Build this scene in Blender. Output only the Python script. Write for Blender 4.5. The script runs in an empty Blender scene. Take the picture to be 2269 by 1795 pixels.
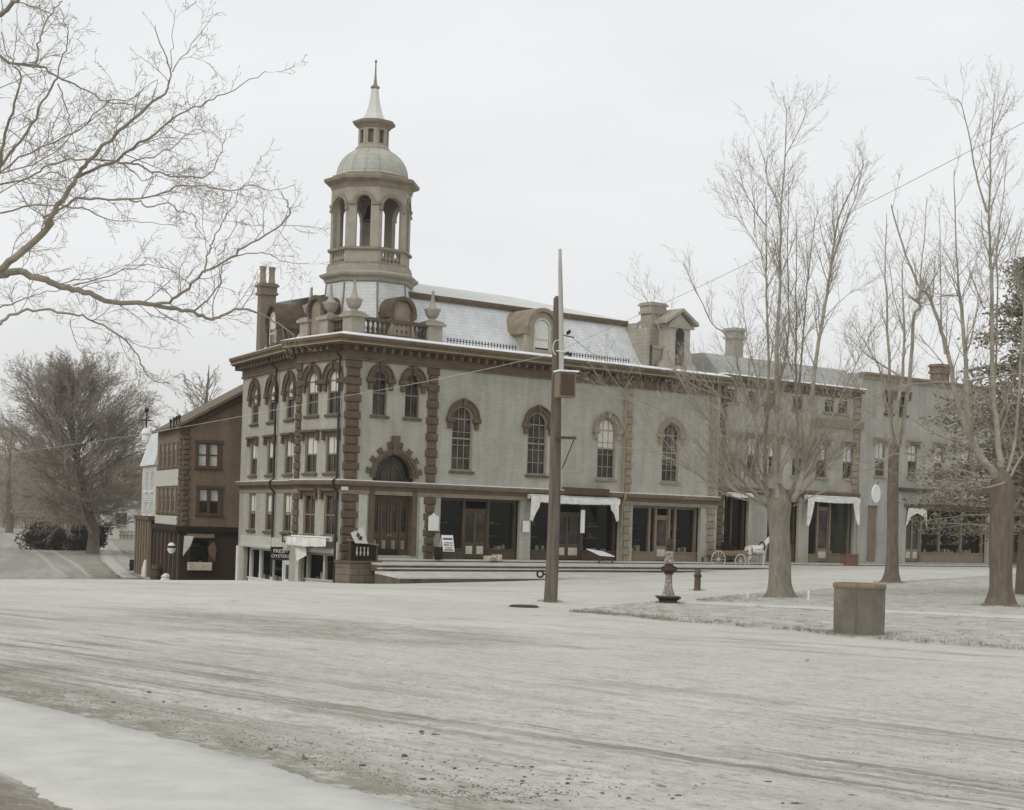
import bpy, math, random
from mathutils import Vector, noise as mnoise
R_ = math.radians
rnd = random.Random(7)
HAZE = .0002
S = bpy.context.scene
COL = S.collection
# ------------------------------------------------------------------ camera model (photo 2269 x 1795)
F, CX, HY, ROLL, EZ = 3584.46, 1134.5, 1149.4, R_(1.776), 2.6
cR, sR = math.cos(ROLL), math.sin(ROLL)
def ray(px, py):
    dx, dy = px-CX, py-HY
    return Vector(((cR*dx+sR*dy)/F, 1.0, -(-sR*dx+cR*dy)/F))
def at(px, py, d): return ray(px, py)*d + Vector((0, 0, EZ))
def sm(a, b, x):
    t = min(1, max(0, (x-a)/(b-a))); return t*t*(3-2*t)
def h(x, y):                                   # ground height: a square that falls away to a lower street on the left
    z = -.65*sm(45, 85, y) - .3*sm(55, 88, y)*sm(-13, -5, x) + .9*sm(-4, 25, x)*sm(45, 90, y)
    t = -.87*(x+11.8) + .49*(y-70)
    k = 1-sm(12, 26, x)
    z += -1.78*sm(0, 18, t)*k
    z += 1.0*sm(130, 320, y)
    z += 26*sm(340, 900, y)
    z += .03*mnoise.noise(Vector((x*.13, y*.13, 0)))
    return z
def g(px, py):                                 # where the line of sight through a photo pixel meets the ground
    w = ray(px, py); d = 8.0
    while d < 600:
        if EZ + w.z*d < h(w.x*d, d): break
        d += .25
    return Vector((w.x*d, d, h(w.x*d, d)))
# ------------------------------------------------------------------ object helpers
def tag(o, label=None, cat=None, group=None, kind=None):
    if label: o['label'] = label
    if cat: o['category'] = cat
    if group: o['group'] = group
    if kind: o['kind'] = kind
    return o
def thing(name, label, cat, loc=(0, 0, 0), group=None):
    o = bpy.data.objects.new(name, None); COL.objects.link(o); o.location = loc
    o.empty_display_size = .2
    return tag(o, label, cat, group)
ORG = {}
def wloc(o):
    v = Vector((0, 0, 0))
    while o is not None: v = v + Vector(o.location); o = o.parent
    return v
class Frame:                                   # a vertical plane: u along it, d outwards, z up
    def __init__(s, O, az):
        a = R_(az); s.O = Vector((O[0], O[1], 0)); s.r = Vector((math.sin(a), math.cos(a), 0))
        n = Vector((s.r.y, -s.r.x, 0)); s.n = n if n.y < 0 else -n; s.ops = []
    def __call__(s, u, d, z): return s.O + s.r*u + s.n*d + Vector((0, 0, z))
    def pix(s, px, py, d=0):
        w = ray(px, py); E = Vector((0, 0, EZ)); t = (d-(E-s.O).dot(s.n))/w.dot(s.n); p = E+w*t
        return (p-s.O).dot(s.r), p.z
    def U(s, px, py, d=0): return s.pix(px, py, d)[0]
    def Z(s, px, py, d=0): return s.pix(px, py, d)[1]
def Fn(O, n):                                  # frame from an outward normal (any direction)
    f = Frame(O, 0); f.n = Vector((n[0], n[1], 0)).normalized(); f.r = Vector((-f.n.y, f.n.x, 0)); return f
ID = lambda a, b, c: Vector((a, b, c))
class MB:
    def __init__(s, T=ID): s.v = []; s.f = []; s.T = T
    def add(s, vs, fs, T=None):
        T = T or s.T; b = len(s.v); s.v += [T(*p) for p in vs]; s.f += [tuple(b+i for i in f) for f in fs]; return s
    def box(s, a0, a1, b0, b1, c0, c1, T=None):
        return s.add([(a0,b0,c0),(a1,b0,c0),(a1,b1,c0),(a0,b1,c0),(a0,b0,c1),(a1,b0,c1),(a1,b1,c1),(a0,b1,c1)],
                     [(0,3,2,1),(4,5,6,7),(0,1,5,4),(1,2,6,5),(2,3,7,6),(3,0,4,7)], T)
    def bbox(s, a0, a1, b0, b1, c0, c1, e=.03): # box with its front (b1) edges chamfered
        vs = [(a0,b0,c0),(a1,b0,c0),(a1,b0,c1),(a0,b0,c1),(a0,b1-e,c0),(a1,b1-e,c0),(a1,b1-e,c1),(a0,b1-e,c1),
              (a0+e,b1,c0+e),(a1-e,b1,c0+e),(a1-e,b1,c1-e),(a0+e,b1,c1-e)]
        fs = [(0,1,2,3),(8,9,10,11)]
        for i in range(4):
            j = (i+1) % 4; fs += [(i,j,4+j,4+i),(4+i,4+j,8+j,8+i)]
        return s.add(vs, fs)
    def prism(s, poly, d0, d1):                # polygon in (u,z), extruded along d
        n = len(poly); vs = [(u,d0,z) for u,z in poly]+[(u,d1,z) for u,z in poly]
        return s.add(vs, [tuple(range(n)), tuple(range(n, 2*n))]+[(i,(i+1)%n,n+(i+1)%n,n+i) for i in range(n)])
    def arch(s, uc, zc, ri, ro, d0, d1, a0=0, a1=180, n=14):
        vs = []
        for i in range(n+1):
            a = R_(a0+(a1-a0)*i/n); c, q = math.cos(a), math.sin(a)
            vs += [(uc+ri*c,d0,zc+ri*q),(uc+ro*c,d0,zc+ro*q),(uc+ro*c,d1,zc+ro*q),(uc+ri*c,d1,zc+ri*q)]
        fs = []
        for i in range(n):
            b = 4*i
            for k in range(4): fs.append((b+k, b+(k+1)%4, b+4+(k+1)%4, b+4+k))
        m = 4*n; fs += [(0,1,2,3),(m,m+1,m+2,m+3)]
        return s.add(vs, fs)
    def lathe(s, prof, cx=0, cy=0, n=16, ph=0, cap=True, T=None):
        vs = []; fs = []
        for r, z in prof:
            for i in range(n):
                a = ph+2*math.pi*i/n; vs.append((cx+r*math.cos(a), cy+r*math.sin(a), z))
        for j in range(len(prof)-1):
            for i in range(n):
                k = (i+1) % n; fs.append((j*n+i, j*n+k, (j+1)*n+k, (j+1)*n+i))
        if cap: fs += [tuple(range(n)), tuple(range((len(prof)-1)*n, len(prof)*n))]
        return s.add(vs, fs, T)
    def tube(s, pts, rad, n=6, T=None):
        pts = [Vector(p) for p in pts]; m = len(pts)
        if not isinstance(rad, (list, tuple)): rad = [rad]*m
        b = len(s.v); T = T or s.T
        up = Vector((.31, .17, .93)); X = None
        for i, p in enumerate(pts):
            t = (pts[min(i+1, m-1)]-pts[max(i-1, 0)])
            t = t.normalized() if t.length > 1e-9 else Vector((0, 0, 1))
            if X is None:
                X = t.cross(up)
                if X.length < .05: X = t.cross(Vector((1, 0, 0)))
            else: X = X - t*X.dot(t)
            X = X.normalized(); Y = t.cross(X)
            for k in range(n):
                a = 2*math.pi*k/n; q = p + (X*math.cos(a)+Y*math.sin(a))*rad[i]; s.v.append(T(*q))
        for i in range(m-1):
            for k in range(n):
                k2 = (k+1) % n; s.f.append((b+i*n+k, b+i*n+k2, b+(i+1)*n+k2, b+(i+1)*n+k))
        if n > 3 or m < 3:
            s.f += [tuple(b+k for k in range(n)), tuple(b+(m-1)*n+k for k in range(n))]
        return s
    def sweep(s, path, prof, closed=False):    # profile (d,z) swept along a plan polyline (outward = right of travel) with mitres
        P = [Vector((p[0], p[1], 0)) for p in path]; n = len(P); vs = []
        for i in range(n):
            a = P[i]-P[i-1] if (i or closed) else P[1]-P[0]; b = P[(i+1) % n]-P[i] if (i < n-1 or closed) else P[-1]-P[-2]
            na = Vector((a.y, -a.x, 0)).normalized(); nb = Vector((b.y, -b.x, 0)).normalized()
            m = (na+nb); m = m/(m.length_squared*.5) if m.length > .2 else na
            for d, z in prof: vs.append((P[i].x+m.x*d, P[i].y+m.y*d, z))
        k = len(prof); fs = []
        for i in range(n if closed else n-1):
            j = (i+1) % n
            for q in range(k): fs.append((i*k+q, i*k+(q+1) % k, j*k+(q+1) % k, j*k+q))
        if not closed: fs += [tuple(range(k)), tuple(range((n-1)*k, n*k))]
        return s.add(vs, fs, ID)
    def build(s, name, mat, parent=None, smooth=False):
        me = bpy.data.meshes.new(name); o = wloc(parent) if parent is not None else s.org if hasattr(s, 'org') else Vector((0, 0, 0))
        me.from_pydata([tuple(v-o) for v in s.v], [], s.f)
        uv = me.uv_layers.new(name='UVMap').data
        vs = s.v
        for p in me.polygons:
            nx, ny, nz = p.normal
            if abs(nz) > .8:
                for li in p.loop_indices: q = vs[me.loops[li].vertex_index]; uv[li].uv = (q.x, q.y)
            else:
                l = math.hypot(nx, ny); tx, ty = -ny/l, nx/l
                if tx < -1e-6 or (abs(tx) < 1e-6 and ty < 0): tx, ty = -tx, -ty
                for li in p.loop_indices: q = vs[me.loops[li].vertex_index]; uv[li].uv = (q.x*tx+q.y*ty, q.z)
        if smooth:
            for p in me.polygons: p.use_smooth = True
        if isinstance(mat, (list, tuple)):
            for m_ in mat: me.materials.append(m_)
        else: me.materials.append(mat)
        ob = bpy.data.objects.new(name, me); COL.objects.link(ob)
        if parent is not None: ob.parent = parent
        else: ob.location = o
        return ob
def one(mb, name, mat, label, cat, org=None, group=None, kind=None, smooth=False):   # a thing that is one mesh
    if org is not None: mb.org = Vector(org)
    return tag(mb.build(name, mat, None, smooth), label, cat, group, kind)
# ------------------------------------------------------------------ materials
def nodes(name):
    m = bpy.data.materials.new(name); m.use_nodes = True; t = m.node_tree; return m, t, t.nodes['Principled BSDF']
def N(t, typ, **k):
    n = t.nodes.new(typ)
    for a, b in k.items():
        if a.startswith('i_'): n.inputs[a[2:].replace('_', ' ')].default_value = b
        else: setattr(n, a, b)
    return n
def L(t, a, b): t.links.new(a, b)
def sc(c, k): return (c[0]*k, c[1]*k, c[2]*k, 1)
def plain(name, c, rough=.8, var=.25, scale=3.0, fine=40.0, bump=.15, spec=.3, stretch=(1, 1, 1), dist=.01):
    m, t, b = nodes(name)
    tc = N(t, 'ShaderNodeTexCoord'); mp = N(t, 'ShaderNodeMapping'); mp.inputs['Scale'].default_value = stretch
    L(t, tc.outputs['Object'], mp.inputs[0])
    n1 = N(t, 'ShaderNodeTexNoise', i_Scale=scale, i_Detail=6.0, i_Roughness=.62); n2 = N(t, 'ShaderNodeTexNoise', i_Scale=fine, i_Detail=3.0)
    L(t, mp.outputs[0], n1.inputs['Vector']); L(t, mp.outputs[0], n2.inputs['Vector'])
    ad = N(t, 'ShaderNodeMath', operation='MULTIPLY_ADD'); ad.inputs[1].default_value = .35
    L(t, n2.outputs['Fac'], ad.inputs[0]); L(t, n1.outputs['Fac'], ad.inputs[2])
    cr = N(t, 'ShaderNodeValToRGB'); e = cr.color_ramp.elements
    e[0].position = .42; e[0].color = sc(c, 1-var); e[1].position = .92; e[1].color = sc(c, 1+var*.7)
    L(t, ad.outputs[0], cr.inputs[0]); L(t, cr.outputs[0], b.inputs['Base Color'])
    b.inputs['Roughness'].default_value = rough; b.inputs['Specular IOR Level'].default_value = spec
    if bump:
        bp = N(t, 'ShaderNodeBump', i_Strength=bump, i_Distance=dist); L(t, ad.outputs[0], bp.inputs['Height']); L(t, bp.outputs[0], b.inputs['Normal'])
    return m
def brick(name, c, c2, mort, bw=.24, bh=.085, ms=.012, rough=.85, var=.18, off=.5, wear=.9):
    m, t, b = nodes(name)
    tc = N(t, 'ShaderNodeTexCoord')
    br = N(t, 'ShaderNodeTexBrick', offset=off); br.inputs['Scale'].default_value = 1
    br.inputs['Brick Width'].default_value = bw; br.inputs['Row Height'].default_value = bh; br.inputs['Mortar Size'].default_value = ms
    br.inputs['Color1'].default_value = (*c, 1); br.inputs['Color2'].default_value = (*c2, 1); br.inputs['Mortar'].default_value = (*mort, 1); br.inputs['Bias'].default_value = -.1
    L(t, tc.outputs['UV'], br.inputs['Vector'])
    n1 = N(t, 'ShaderNodeTexNoise', i_Scale=.55, i_Detail=7.0, i_Roughness=.65); L(t, tc.outputs['Object'], n1.inputs['Vector'])
    mp = N(t, 'ShaderNodeMapping'); mp.inputs['Scale'].default_value = (2.2, 2.2, .25); L(t, tc.outputs['Object'], mp.inputs[0])
    n2 = N(t, 'ShaderNodeTexNoise', i_Scale=1.0, i_Detail=5.0); L(t, mp.outputs[0], n2.inputs['Vector'])
    mr = N(t, 'ShaderNodeMapRange', i_From_Min=.3, i_From_Max=.7, i_To_Min=1-var, i_To_Max=1+var*.5); L(t, n1.outputs['Fac'], mr.inputs[0])
    m2 = N(t, 'ShaderNodeMapRange', i_From_Min=.35, i_From_Max=.6, i_To_Min=wear, i_To_Max=1.0); L(t, n2.outputs['Fac'], m2.inputs[0])
    mu = N(t, 'ShaderNodeMath', operation='MULTIPLY'); L(t, mr.outputs[0], mu.inputs[0]); L(t, m2.outputs[0], mu.inputs[1])
    vm = N(t, 'ShaderNodeVectorMath', operation='SCALE'); L(t, br.outputs['Color'], vm.inputs[0]); L(t, mu.outputs[0], vm.inputs['Scale'])
    L(t, vm.outputs[0], b.inputs['Base Color']); b.inputs['Roughness'].default_value = rough; b.inputs['Specular IOR Level'].default_value = .25
    bp = N(t, 'ShaderNodeBump', i_Strength=.4, i_Distance=.01, invert=True); L(t, br.outputs['Fac'], bp.inputs['Height']); L(t, bp.outputs[0], b.inputs['Normal'])
    return m
def glassy(name, c=(.016, .012, .009), rough=.12):
    m, t, b = nodes(name); tc = N(t, 'ShaderNodeTexCoord'); n = N(t, 'ShaderNodeTexNoise', i_Scale=1.7, i_Detail=2.0); L(t, tc.outputs['Object'], n.inputs['Vector'])
    bp = N(t, 'ShaderNodeBump', i_Strength=.12, i_Distance=.03); L(t, n.outputs['Fac'], bp.inputs['Height']); L(t, bp.outputs[0], b.inputs['Normal'])
    n2 = N(t, 'ShaderNodeTexNoise', i_Scale=.9, i_Detail=3.0); L(t, tc.outputs['Object'], n2.inputs['Vector']); cr = N(t, 'ShaderNodeValToRGB'); e = cr.color_ramp.elements; e[0].position = .42; e[0].color = sc(c, .7); e[1].position = .68; e[1].color = sc(c, 4.2); L(t, n2.outputs['Fac'], cr.inputs[0]); L(t, cr.outputs[0], b.inputs['Base Color'])  # noise colours paint uneven reflections into the panes
    b.inputs['Roughness'].default_value = rough; b.inputs['Specular IOR Level'].default_value = .35
    return m
def clear(name):
    m, t, b = nodes(name); t.nodes.remove(b); o = t.nodes['Material Output']
    tr = N(t, 'ShaderNodeBsdfTransparent'); tr.inputs[0].default_value = (.86, .87, .84, 1); gl = N(t, 'ShaderNodeBsdfGlossy', i_Roughness=.06)
    mx = N(t, 'ShaderNodeMixShader'); mx.inputs[0].default_value = .012; L(t, tr.outputs[0], mx.inputs[1]); L(t, gl.outputs[0], mx.inputs[2]); L(t, mx.outputs[0], o.inputs[0])
    return m
M = {}
M['wall'] = brick('painted_brick', (.435, .42, .362), (.39, .376, .323), (.35, .337, .288), bw=.42, bh=.14, ms=.016, wear=.86, var=.13)
M['brown'] = brick('brown_brick', (.225, .16, .108), (.18, .128, .086), (.24, .185, .135), wear=.8)
M['dark_brick'] = brick('oxblood_painted_brick', (.058, .032, .022), (.046, .027, .02), (.04, .026, .02))
M['grey'] = brick('grey_painted_brick', (.44, .43, .39), (.4, .39, .35), (.33, .32, .29), wear=.85)
M['grey2'] = brick('weathered_brick', (.46, .44, .385), (.41, .39, .34), (.34, .325, .28), wear=.82)
M['clap'] = brick('white_clapboard', (.62, .62, .58), (.6, .6, .56), (.33, .33, .31), bw=6, bh=.13, ms=.02, off=.37)
M['ashlar'] = brick('stone_ashlar', (.22, .175, .13), (.19, .15, .11), (.1, .075, .055), bw=.9, bh=.38, ms=.02)
M['stone'] = plain('brownstone', (.118, .089, .061), .85, .35, 2.2)
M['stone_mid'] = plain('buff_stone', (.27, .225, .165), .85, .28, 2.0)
M['tower'] = plain('tower_paint', (.345, .315, .26), .8, .22, 1.4)
M['cornice'] = plain('cornice_paint', (.148, .108, .07), .75, .35, 1.6)
M['gold'] = plain('cornice_moulding', (.3, .24, .15), .7, .25, 2)
M['wood'] = plain('brown_woodwork', (.085, .059, .037), .7, .35, 3, stretch=(3, 3, .5))
M['wood_mid'] = plain('tan_woodwork', (.22, .17, .115), .7, .3, 3, stretch=(3, 3, .5))
M['sash'] = plain('sash_paint', (.20, .165, .125), .6, .25, 4)
M['pale'] = plain('pale_woodwork', (.5, .49, .43), .7, .2, 3)
M['white'] = plain('white_paint', (.74, .74, .72), .7, .1, 3)
M['blind'] = plain('window_blind', (.62, .61, .57), .9, .12, 2)
M['drape'] = plain('shop_drape', (.66, .65, .6), .95, .3, 5)
M['canvas'] = plain('awning_canvas', (.72, .71, .67), .95, .3, 2.2)
M['slate'] = brick('pale_slate', (.70, .715, .715), (.66, .675, .675), (.52, .53, .53), bw=.3, bh=.2, ms=.012, var=.12, rough=.6)  # slates coloured near white
M['slate2'] = brick('weathered_slate', (.42, .42, .40), (.38, .38, .36), (.28, .28, .27), bw=.3, bh=.2, ms=.012, var=.2)
M['tin'] = plain('tin_roof', (.60, .60, .56), .5, .14, 1.2, spec=.5)
M['dome'] = brick('dome_plates', (.47, .47, .42), (.43, .43, .38), (.34, .34, .3), bw=.6, bh=.3, ms=.012, var=.2)
M['snow'] = plain('frost', (.84, .85, .85), .9, .08, 4)
M['iron'] = plain('dark_iron', (.03, .026, .023), .6, .3, 6)
M['frame'] = plain('tan_frame', (.30, .26, .2), .6, .25, 4)
M['rust'] = plain('rusty_iron', (.052, .034, .028), .7, .4, 6)
M['glass'] = glassy('window_glass')
M['shopglass'] = clear('shop_glass')
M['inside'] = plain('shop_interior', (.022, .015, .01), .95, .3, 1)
M['bark'] = plain('bark', (.16, .13, .10), .95, .4, 2.5, 14, .9, stretch=(3, 3, .6), dist=.03)
M['stucco'] = plain('pale_stucco', (.44, .41, .35), .85, .2, 1.5)
M['limb'] = plain('limb_bark', (.33, .295, .24), .95, .4, 2.5, bump=0)  # paler than the trunks; glare is painted into this bark
M['chim'] = brick('chimney_brick', (.235, .185, .135), (.2, .155, .115), (.24, .2, .16))
M['bark_pale'] = plain('pale_bark', (.23, .205, .168), .95, .4, 3, 16, .8, stretch=(3, 3, .7), dist=.02)
M['twig'] = plain('twigs', (.35, .31, .25), .95, .3, 2, bump=0)  # near branches lightened in colour to carry the glare
M['haze_twig'] = plain('hazy_twigs', (.36, .315, .26), .95, .25, 1, bump=0)
M['rut'] = plain('worn_track', (.36, .345, .3), 1, .25, .8)
M['old_walk'] = plain('worn_walk', (.42, .4, .355), 1, .2, .8)
M['grain'] = plain('dirt_crumbs', (.2, .182, .15), 1, .5, 3)
M['twig_far'] = plain('far_twigs', (.30, .262, .215), .95, .3, 1, bump=0)  # grey of distance haze put into the twig colour
M['mast'] = plain('grey_mast', (.42, .40, .36), .8, .25, 3, stretch=(4, 4, .4))
M['stone_pale'] = brick('pale_stone', (.4, .37, .31), (.36, .33, .27), (.27, .25, .2), bw=.5, bh=.25)
M['pole'] = plain('weathered_pole', (.135, .116, .093), .9, .55, 2, 30, .8, stretch=(6, 6, .35), dist=.02)
M['horse'] = plain('grey_horse_coat', (.62, .6, .55), .8, .3, 3)
M['cloth'] = plain('horse_blanket', (.66, .64, .62), .95, .15, 4)
M['leaf'] = plain('evergreen_needles', (.24, .215, .165), .8, .5, 1.5, bump=0)
M['hedge'] = plain('hedge_leaves', (.05, .036, .026), .9, .5, 1.5, bump=0)
M['wood_far'] = plain('far_wood', (.20, .185, .16), .95, .2, .05, bump=0)
M['tub'] = plain('galvanised_tub', (.175, .155, .12), .6, .5, 1.3, spec=.4)
M['sidewalk'] = plain('pale_walk', (.55, .535, .50), .95, .16, 1.6, 40, .4)
M['step'] = plain('step_stone', (.52, .505, .46), .9, .22, 1.2)
M['curb'] = plain('dark_curb', (.13, .11, .085), .95, .5, 1.5)  # dark stone for the risers below the pale treads
M['lawn'] = plain('winter_grass', (.44, .425, .385), 1, .42, 1.2, 22, .5, dist=.05)
M['dirt'] = plain('bare_earth', (.27, .25, .205), 1, .4, 1.0, 18, .5, dist=.05)
M['blade'] = plain('dry_grass', (.24, .22, .16), 1, .5, 1.0, bump=0)
M['clod'] = plain('clods', (.15, .13, .1), 1, .5, 3)
M['goods'] = plain('shop_goods', (.5, .46, .38), .8, .5, 7)
M['terra'] = plain('red_clay', (.17, .095, .068), .8, .3, 5)
# the road: pale packed dirt with ruts, streaks and stains
def ground_mat():
    m, t, b = nodes('packed_road'); tc = N(t, 'ShaderNodeTexCoord'); P = tc.outputs['Object']
    def noise(scale, det, rot=0, st=(1, 1, 1), rough=.6):
        mp = N(t, 'ShaderNodeMapping', vector_type='TEXTURE'); mp.inputs['Rotation'].default_value = (0, 0, rot); mp.inputs['Scale'].default_value = tuple(1/q for q in st); L(t, P, mp.inputs[0])
        n = N(t, 'ShaderNodeTexNoise', i_Scale=scale, i_Detail=det, i_Roughness=rough); L(t, mp.outputs[0], n.inputs['Vector']); return n.outputs['Fac']
    def rng(s, a, b_, c=0., d=1.):
        r = N(t, 'ShaderNodeMapRange', i_From_Min=a, i_From_Max=b_, i_To_Min=c, i_To_Max=d); r.interpolation_type = 'SMOOTHSTEP'; L(t, s, r.inputs[0]); return r.outputs[0]
    def mul(*a):
        o = a[0]
        for q in a[1:]:
            k = N(t, 'ShaderNodeMath', operation='MULTIPLY'); L(t, o, k.inputs[0]); L(t, q, k.inputs[1]); o = k.outputs[0]
        return o
    def dot(v, off):
        k = N(t, 'ShaderNodeVectorMath', operation='DOT_PRODUCT'); k.inputs[1].default_value = v; L(t, P, k.inputs[0])
        a = N(t, 'ShaderNodeMath', operation='ADD'); a.inputs[1].default_value = off; L(t, k.outputs['Value'], a.inputs[0]); return a.outputs[0]
    def mix(f, a, c):
        k = N(t, 'ShaderNodeMix', data_type='RGBA'); L(t, f, k.inputs[0]); L(t, a, k.inputs[6])
        k.inputs[7].default_value = (*c, 1); return k.outputs[2]
    base = N(t, 'ShaderNodeValToRGB'); e = base.color_ramp.elements
    e[0].position = .3; e[0].color = (.49, .475, .43, 1); e[1].position = .7; e[1].color = (.645, .63, .585, 1)
    L(t, noise(.12, 8, 0, (1, 1, 1), .65), base.inputs[0]); col = base.outputs[0]
    ang = R_(-42)                                              # ruts run from far left to near right
    streak = rng(noise(1.5, 7, ang, (.06, 1.7, 1), .72), .43, .62)
    patch = rng(noise(.2, 5, ang, (.4, 1.3, 1)), .42, .6)
    w = dot((.67, .743, 0), -16.5)                            # distance across the rut belt
    belt = mul(rng(w, -5.5, -2.8), rng(w, 7, 1.0))
    col = mix(mul(streak, belt, rng(patch, 0, 1, .2, 1.)), col, (.225, .205, .165))
    pb = mul(rng(noise(.5, 7, R_(-25), (.5, 1.2, 1), .75), .4, .56), rng(dot((.49, .87, 0), 0), 25.5, 28.5), rng(dot((.49, .87, 0), 0), 34, 31), rng(dot((1, 0, 0), 0), -11, -7), rng(dot((1, 0, 0), 0), 1.5, -2)); col = mix(mul(pb, rng(noise(6, 8, ang, (.4, 1, 1), .8), .42, .56, .3, 1)), col, (.3, .285, .24))
    st2 = rng(noise(1.0, 8, R_(-25), (.14, 1.3, 1), .75), .47, .62); w2 = dot((.0, 1, 0), -34)
    col = mix(mul(st2, patch, rng(w2, -6, 0), rng(w2, 11, 4)), col, (.32, .30, .255))
    st3 = rng(noise(2.0, 8, R_(-48), (.22, 1.4, 1), .78), .5, .66, 0, .5); col = mix(mul(st3, rng(noise(.25, 5), .4, .6, .25, 1)), col, (.33, .31, .27))
    st4 = rng(noise(5, 8, R_(-40), (.5, 1, 1), .8), .49, .6, 0, .5); col = mix(mul(st4, rng(dot((0, 1, 0), 0), 46, 22)), col, (.33, .31, .27))
    p = dot((.778, .628, 0), 0)                               # earth verge beside the near walk
    mot = noise(2.2, 8, ang, (.5, 1, 1), .75)
    sh = N(t, 'ShaderNodeMath', operation='MULTIPLY_ADD'); sh.inputs[1].default_value = 2.2; L(t, mot, sh.inputs[0]); L(t, p, sh.inputs[2])
    verge = mul(rng(sh.outputs[0], 7.6, 8.3), rng(sh.outputs[0], 11.9, 9.8)); col = mix(mul(verge, rng(mot, .38, .58, .15, .95)), col, (.26, .24, .195))
    col = mix(mul(rng(p, 6.1, 5.75), rng(mot, .3, .6, .6, 1.)), col, (.22, .195, .155))
    spk = rng(noise(7, 4, ang, (.5, 1, 1), .7), .58, .68); near = rng(dot((0, 1, 0), 0), 34, 14); col = mix(mul(spk, near), col, (.2, .18, .15))
    low = rng(dot((-.87, .49, 0), -.87*11.8-.49*70), 2.5, 9, 0, .95); lm = noise(.3, 6, R_(105), (.12, 1.6, 1)); col = mix(mul(low, rng(lm, .3, .65, .6, 1)), col, (.275, .262, .228))
    bl = rng(noise(1.1, 9, ang, (.75, 1, 1), .8), .49, .66, 0, .62); col = mix(mul(bl, rng(noise(.18, 4), .35, .62, .2, 1)), col, (.31, .293, .25))
    gr = N(t, 'ShaderNodeMath', operation='ADD'); L(t, noise(11, 6, ang, (.6, 1, 1), .8), gr.inputs[0]); L(t, noise(34, 3), gr.inputs[1])
    gs = N(t, 'ShaderNodeVectorMath', operation='SCALE'); L(t, col, gs.inputs[0]); L(t, rng(gr.outputs[0], .8, 1.2, .87, 1.07), gs.inputs['Scale']); col = gs.outputs[0]
    L(t, col, b.inputs['Base Color']); b.inputs['Roughness'].default_value = 1; b.inputs['Specular IOR Level'].default_value = .1
    ad = N(t, 'ShaderNodeMath', operation='ADD'); L(t, noise(3.2, 8, ang, (.35, 1, 1), .7), ad.inputs[0]); L(t, noise(16, 4), ad.inputs[1])
    bp = N(t, 'ShaderNodeBump', i_Strength=.55, i_Distance=.05); L(t, ad.outputs[0], bp.inputs['Height']); L(t, bp.outputs[0], b.inputs['Normal'])
    return m
M['ground'] = ground_mat()
# ------------------------------------------------------------------ terrain and sheets
def axis(segs):
    o = []
    for a, b, st in segs:
        x = a
        while x < b-1e-6: o.append(x); x += st
    return o+[segs[-1][1]]
def detail(x, y):                              # ruts and hoof marks in the near road
    f = sm(9, 11, y)*(1-sm(31, 39, y))*(1-sm(10, 14, abs(x)))*sm(8.7, 9.6, .778*x+.628*y)
    if f <= 0: return 0
    s, w = .743*x-.67*y, .67*x+.743*y; nz = mnoise.noise
    r = -.055*max(0, nz(Vector((w*2.6, s*.07, 1)))-.18) + .014*nz(Vector((w*3.3, s*.16, 5))) + .018*nz(Vector((x*1.6, y*1.6, 2))) + .014*nz(Vector((x*4.4, y*4.4, 7)))
    r += -.03*max(0, nz(Vector((x*3, y*3, 9)))-.35)
    return f*r
def terrain():
    X = axis([(-900, -200, 50), (-200, -60, 6), (-60, -16, 1.2), (-16, 14, .16), (14, 50, 1.2), (50, 200, 8), (200, 900, 50)])
    Y = axis([(-60, -4, 8), (-4, 9, 1), (9, 40, .16), (40, 50, 1), (50, 110, 1.2), (110, 260, 4), (260, 500, 12), (500, 1500, 60)])
    mb = MB(); nx = len(X)
    mb.v = [Vector((x, y, h(x, y)+detail(x, y))) for y in Y for x in X]
    mb.f = [(j*nx+i, j*nx+i+1, (j+1)*nx+i+1, (j+1)*nx+i) for j in range(len(Y)-1) for i in range(nx-1)]
    tag(mb.build('ground', M['ground'], None, True), kind='structure')
terrain()
def lerp_poly(P, t):
    n = len(P)-1; k = min(n-1, int(t*n)); f = t*n-k; return P[k].lerp(P[k+1], f)
def strip(name, A, B, mat, lift=.03, nu=60, nv=6, kind='structure', rag=0., z=None):
    A = [Vector(p) for p in A]; B = [Vector(p) for p in B]; mb = MB()
    wd = max(.3, (A[len(A)//2]-B[len(B)//2]).length); rows = [0, .05/wd]+[j/nv for j in range(1, nv)]+[1-.05/wd, 1]; nv = len(rows)-1
    for j in range(nv+1):
        for i in range(nu+1):
            t = i/nu; p = lerp_poly(A, t).lerp(lerp_poly(B, t), rows[j])
            if rag and j in (0, 1, nv-1, nv):
                k = 0 if j < 2 else 1; d = (lerp_poly(A, t)-lerp_poly(B, t)).normalized()
                p = p + d*rag*(mnoise.noise(Vector((p.x*1.7, p.y*1.7, k)))+.5*mnoise.noise(Vector((p.x*6, p.y*6, k))))*(1 if k == 0 else -1)
            mb.v.append(Vector((p.x, p.y, h(p.x, p.y)+(lift if 0 < j < nv else -.05))))
    mb.f = [(j*(nu+1)+i, j*(nu+1)+i+1, (j+1)*(nu+1)+i+1, (j+1)*(nu+1)+i) for j in range(nv) for i in range(nu)]
    return tag(mb.build(name, mat, None, True), kind=kind)
G = lambda *ps: [g(*p) for p in ps]
def ext(P, k=1.0):                             # extend a line of ground points beyond its ends
    return [P[0]+(P[0]-P[1])*k]+P+[P[-1]+(P[-1]-P[-2])*k]
strip('near_path', ext(G((0, 1546), (450, 1655), (900, 1794))), ext(G((-40, 1700), (70, 1755), (140, 1799))), M['sidewalk'], .016, 260, 6, rag=.16)
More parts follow.
